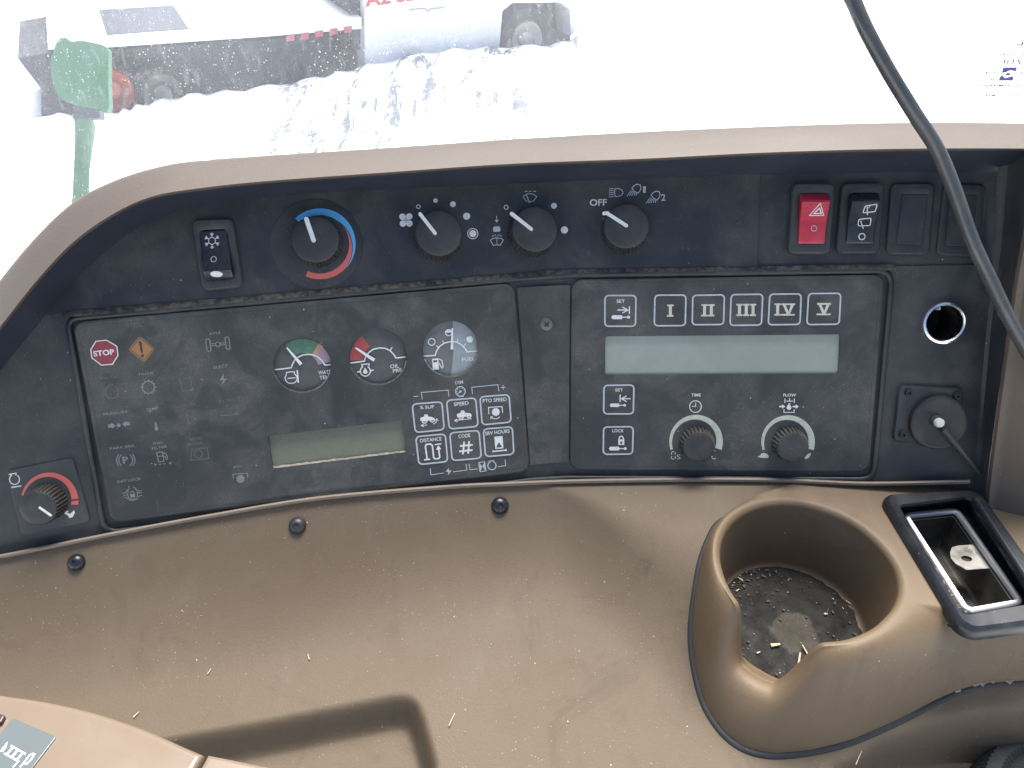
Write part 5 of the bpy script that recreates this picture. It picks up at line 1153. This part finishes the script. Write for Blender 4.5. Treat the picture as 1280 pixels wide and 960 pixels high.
cab = solid('cab_body', [(456, -60), (760, -100), (752, 34), (720, 38), (714, 46), (712, 12), (700, 3), (640, 4), (628, 14), (624, 60), (550, 70), (456, 92)], -1.9, 0.0, wt)
solid('wheel_arch', [(622, 64), (622, -2), (714, -4), (713, 54)], -0.9, -0.35, dkm)
solid('sill_dirt', [(457, 86), (520, 73), (600, 62), (600, 70), (457, 100)], -0.5, 0.004, plain('sill', (0.17, 0.15, 0.11), 0.8, wear=0.9, wearcol=(0.6, 0.58, 0.52), wscale=6), bev=0)
bk = [(-30, 152), (52, 149), (110, 148), (150, 145), (180, 136), (240, 123), (310, 116), (400, 101), (455, 87), (550, 66), (620, 61), (700, 57), (740, 46), (800, 40)]
bk = catmull(bk, 6); rows = []
for w_, f_ in ((2.2, 0.0), (1.5, 0.18), (0.9, 0.55), (0.5, 0.88), (0.25, 1.0), (0.05, 0.9), (-0.2, 0.3), (-0.5, 0.0)):
    rr_ = []
    for i_, q_ in enumerate(bk):
        c_ = PT.hit(*q_, 0.25); hgt = max(0.05, c_.z + 0.0); p_ = c_ + PT.n * (w_ - 0.25); tap = min(1.0, min(i_, len(bk) - 1 - i_) / 6)
        rr_.append((p_.x, p_.y, -0.1 + (hgt + 0.1 + 0.02 * math.sin(i_ * 1.7 + w_ * 5)) * f_ * tap))
    rows.append(rr_)
sb = MB(); sb.loft(rows, False); structure('snow_bank', sb, bpy.data.materials['snow'], 180)
def wheel(px, py, hub_px, tyre_px, hubmat, lab):
    c = PT.loc(px, py, 0.0); k = PT.mpp(px, py); w_ = -0.22; mb = MB(); R1, R0 = tyre_px*k, hub_px*k
    mb.lathe([(R0*0.9, w_ - 0.22), (R1*0.95, w_ - 0.2), (R1, w_ - 0.12), (R1, w_ + 0.06), (R1*0.94, w_ + 0.13), (R0*1.05, w_ + 0.14), (R0, w_ + 0.10)], 40, c, False); ty_ = part('wheel', mb, plain('tyre', (0.03, 0.032, 0.036), 0.8), tr, 40); ty_['label'] = lab
    mb = MB(); mb.lathe([(R0, w_ + 0.10), (R0*0.92, w_ + 0.13), (R0*0.8, w_ + 0.09), (R0*0.45, w_ + 0.05), (R0*0.4, w_ + 0.12), (R0*0.1, w_ + 0.13)], 32, c); part('hub', mb, hubmat, ty_, 30)
wheel(664, 52, 22, 38, plain('hub_white', (0.62, 0.60, 0.54), 0.5, wear=0.5, wearcol=(0.3, 0.28, 0.22), wscale=12), 'front wheel with pale hub')
wheel(206, 121, 27, 36, plain('hub_grey', (0.27, 0.27, 0.23), 0.6, wear=0.6, wearcol=(0.15, 0.15, 0.13), wscale=8), 'rear wheel with grey hub')
wheel(141, 117, 29, 37, plain('hub_orange', (0.50, 0.085, 0.035), 0.6, wear=0.4, wearcol=(0.35, 0.09, 0.05), wscale=8), 'rear wheel with orange-red hub')
I = Ink(PT, 0.004); I.text('A2 Sales', (457, 8), (545, -4), 15, 0.03); I.done('red_lettering', plain('letter_red', (0.55, 0.05, 0.06), 0.5), tr)
I = Ink(PT, 0.004); I.stroke([(512, 14), (513, 12), (528, 10.5), (532, 12), (536, 14), (538, 11), (555, 9.5)], 1.6); I.done('small_lettering', plain('letter_grey', (0.3, 0.32, 0.32), 0.5), tr)
gp = Plane(at_depth(100, 95, 1.7), c2d((0.1, -0.2, -1)), (1, 0, 0)); t = thing('green_marker', 'rounded green plate on a green post seen through the windscreen', 'marker', hit_z(100, 245, 0.0))
Zz = ZM(0, 0, 5.333); gq = catmull(Zz((370, 300), (395, 258), (440, 252), (470, 278), (540, 272), (650, 292), (710, 318), (722, 360), (722, 560), (722, 745), (640, 722), (470, 690), (390, 640), (345, 520), (338, 400)), 3)
def gsolid(name, pts, w0, w1, mat):
    L = [gp.loc(x, y, w1) for x, y in pts]; mb = MB(); mb.loft([[(a, b, w0) for a, b in L], [(a, b, w1) for a, b in L]]); mb.fill([L], w1); mb.fill([L], w0); return part(name, world_of(gp, mb), mat, t, 30, world=True)
gm_ = plain('green_paint', (0.035, 0.17, 0.075), 0.5, wear=0.3, wearcol=(0.08, 0.2, 0.11), wscale=20)
gsolid('plate', gq, -0.02, 0.0, gm_); gsolid('bracket', Zz((490, 690), (660, 735), (665, 790), (490, 790)), -0.05, -0.021, plain('bracket_dark', (0.03, 0.06, 0.07), 0.5))
tp = gp.hit(*Zz((545, 760))[0], -0.05); gpt = MB(); gb = gp.hit(*Zz((560, 900))[0], -0.05); gb2 = gp.hit(100, 262, -0.06)
gpt.tube([tp, gp.hit(*Zz((570, 840))[0], -0.05), gb2, Vector((gb2.x - 0.02, gb2.y, 0.0))], 0.022, 12); part('post', gpt, gm_, t, 40, world=True)
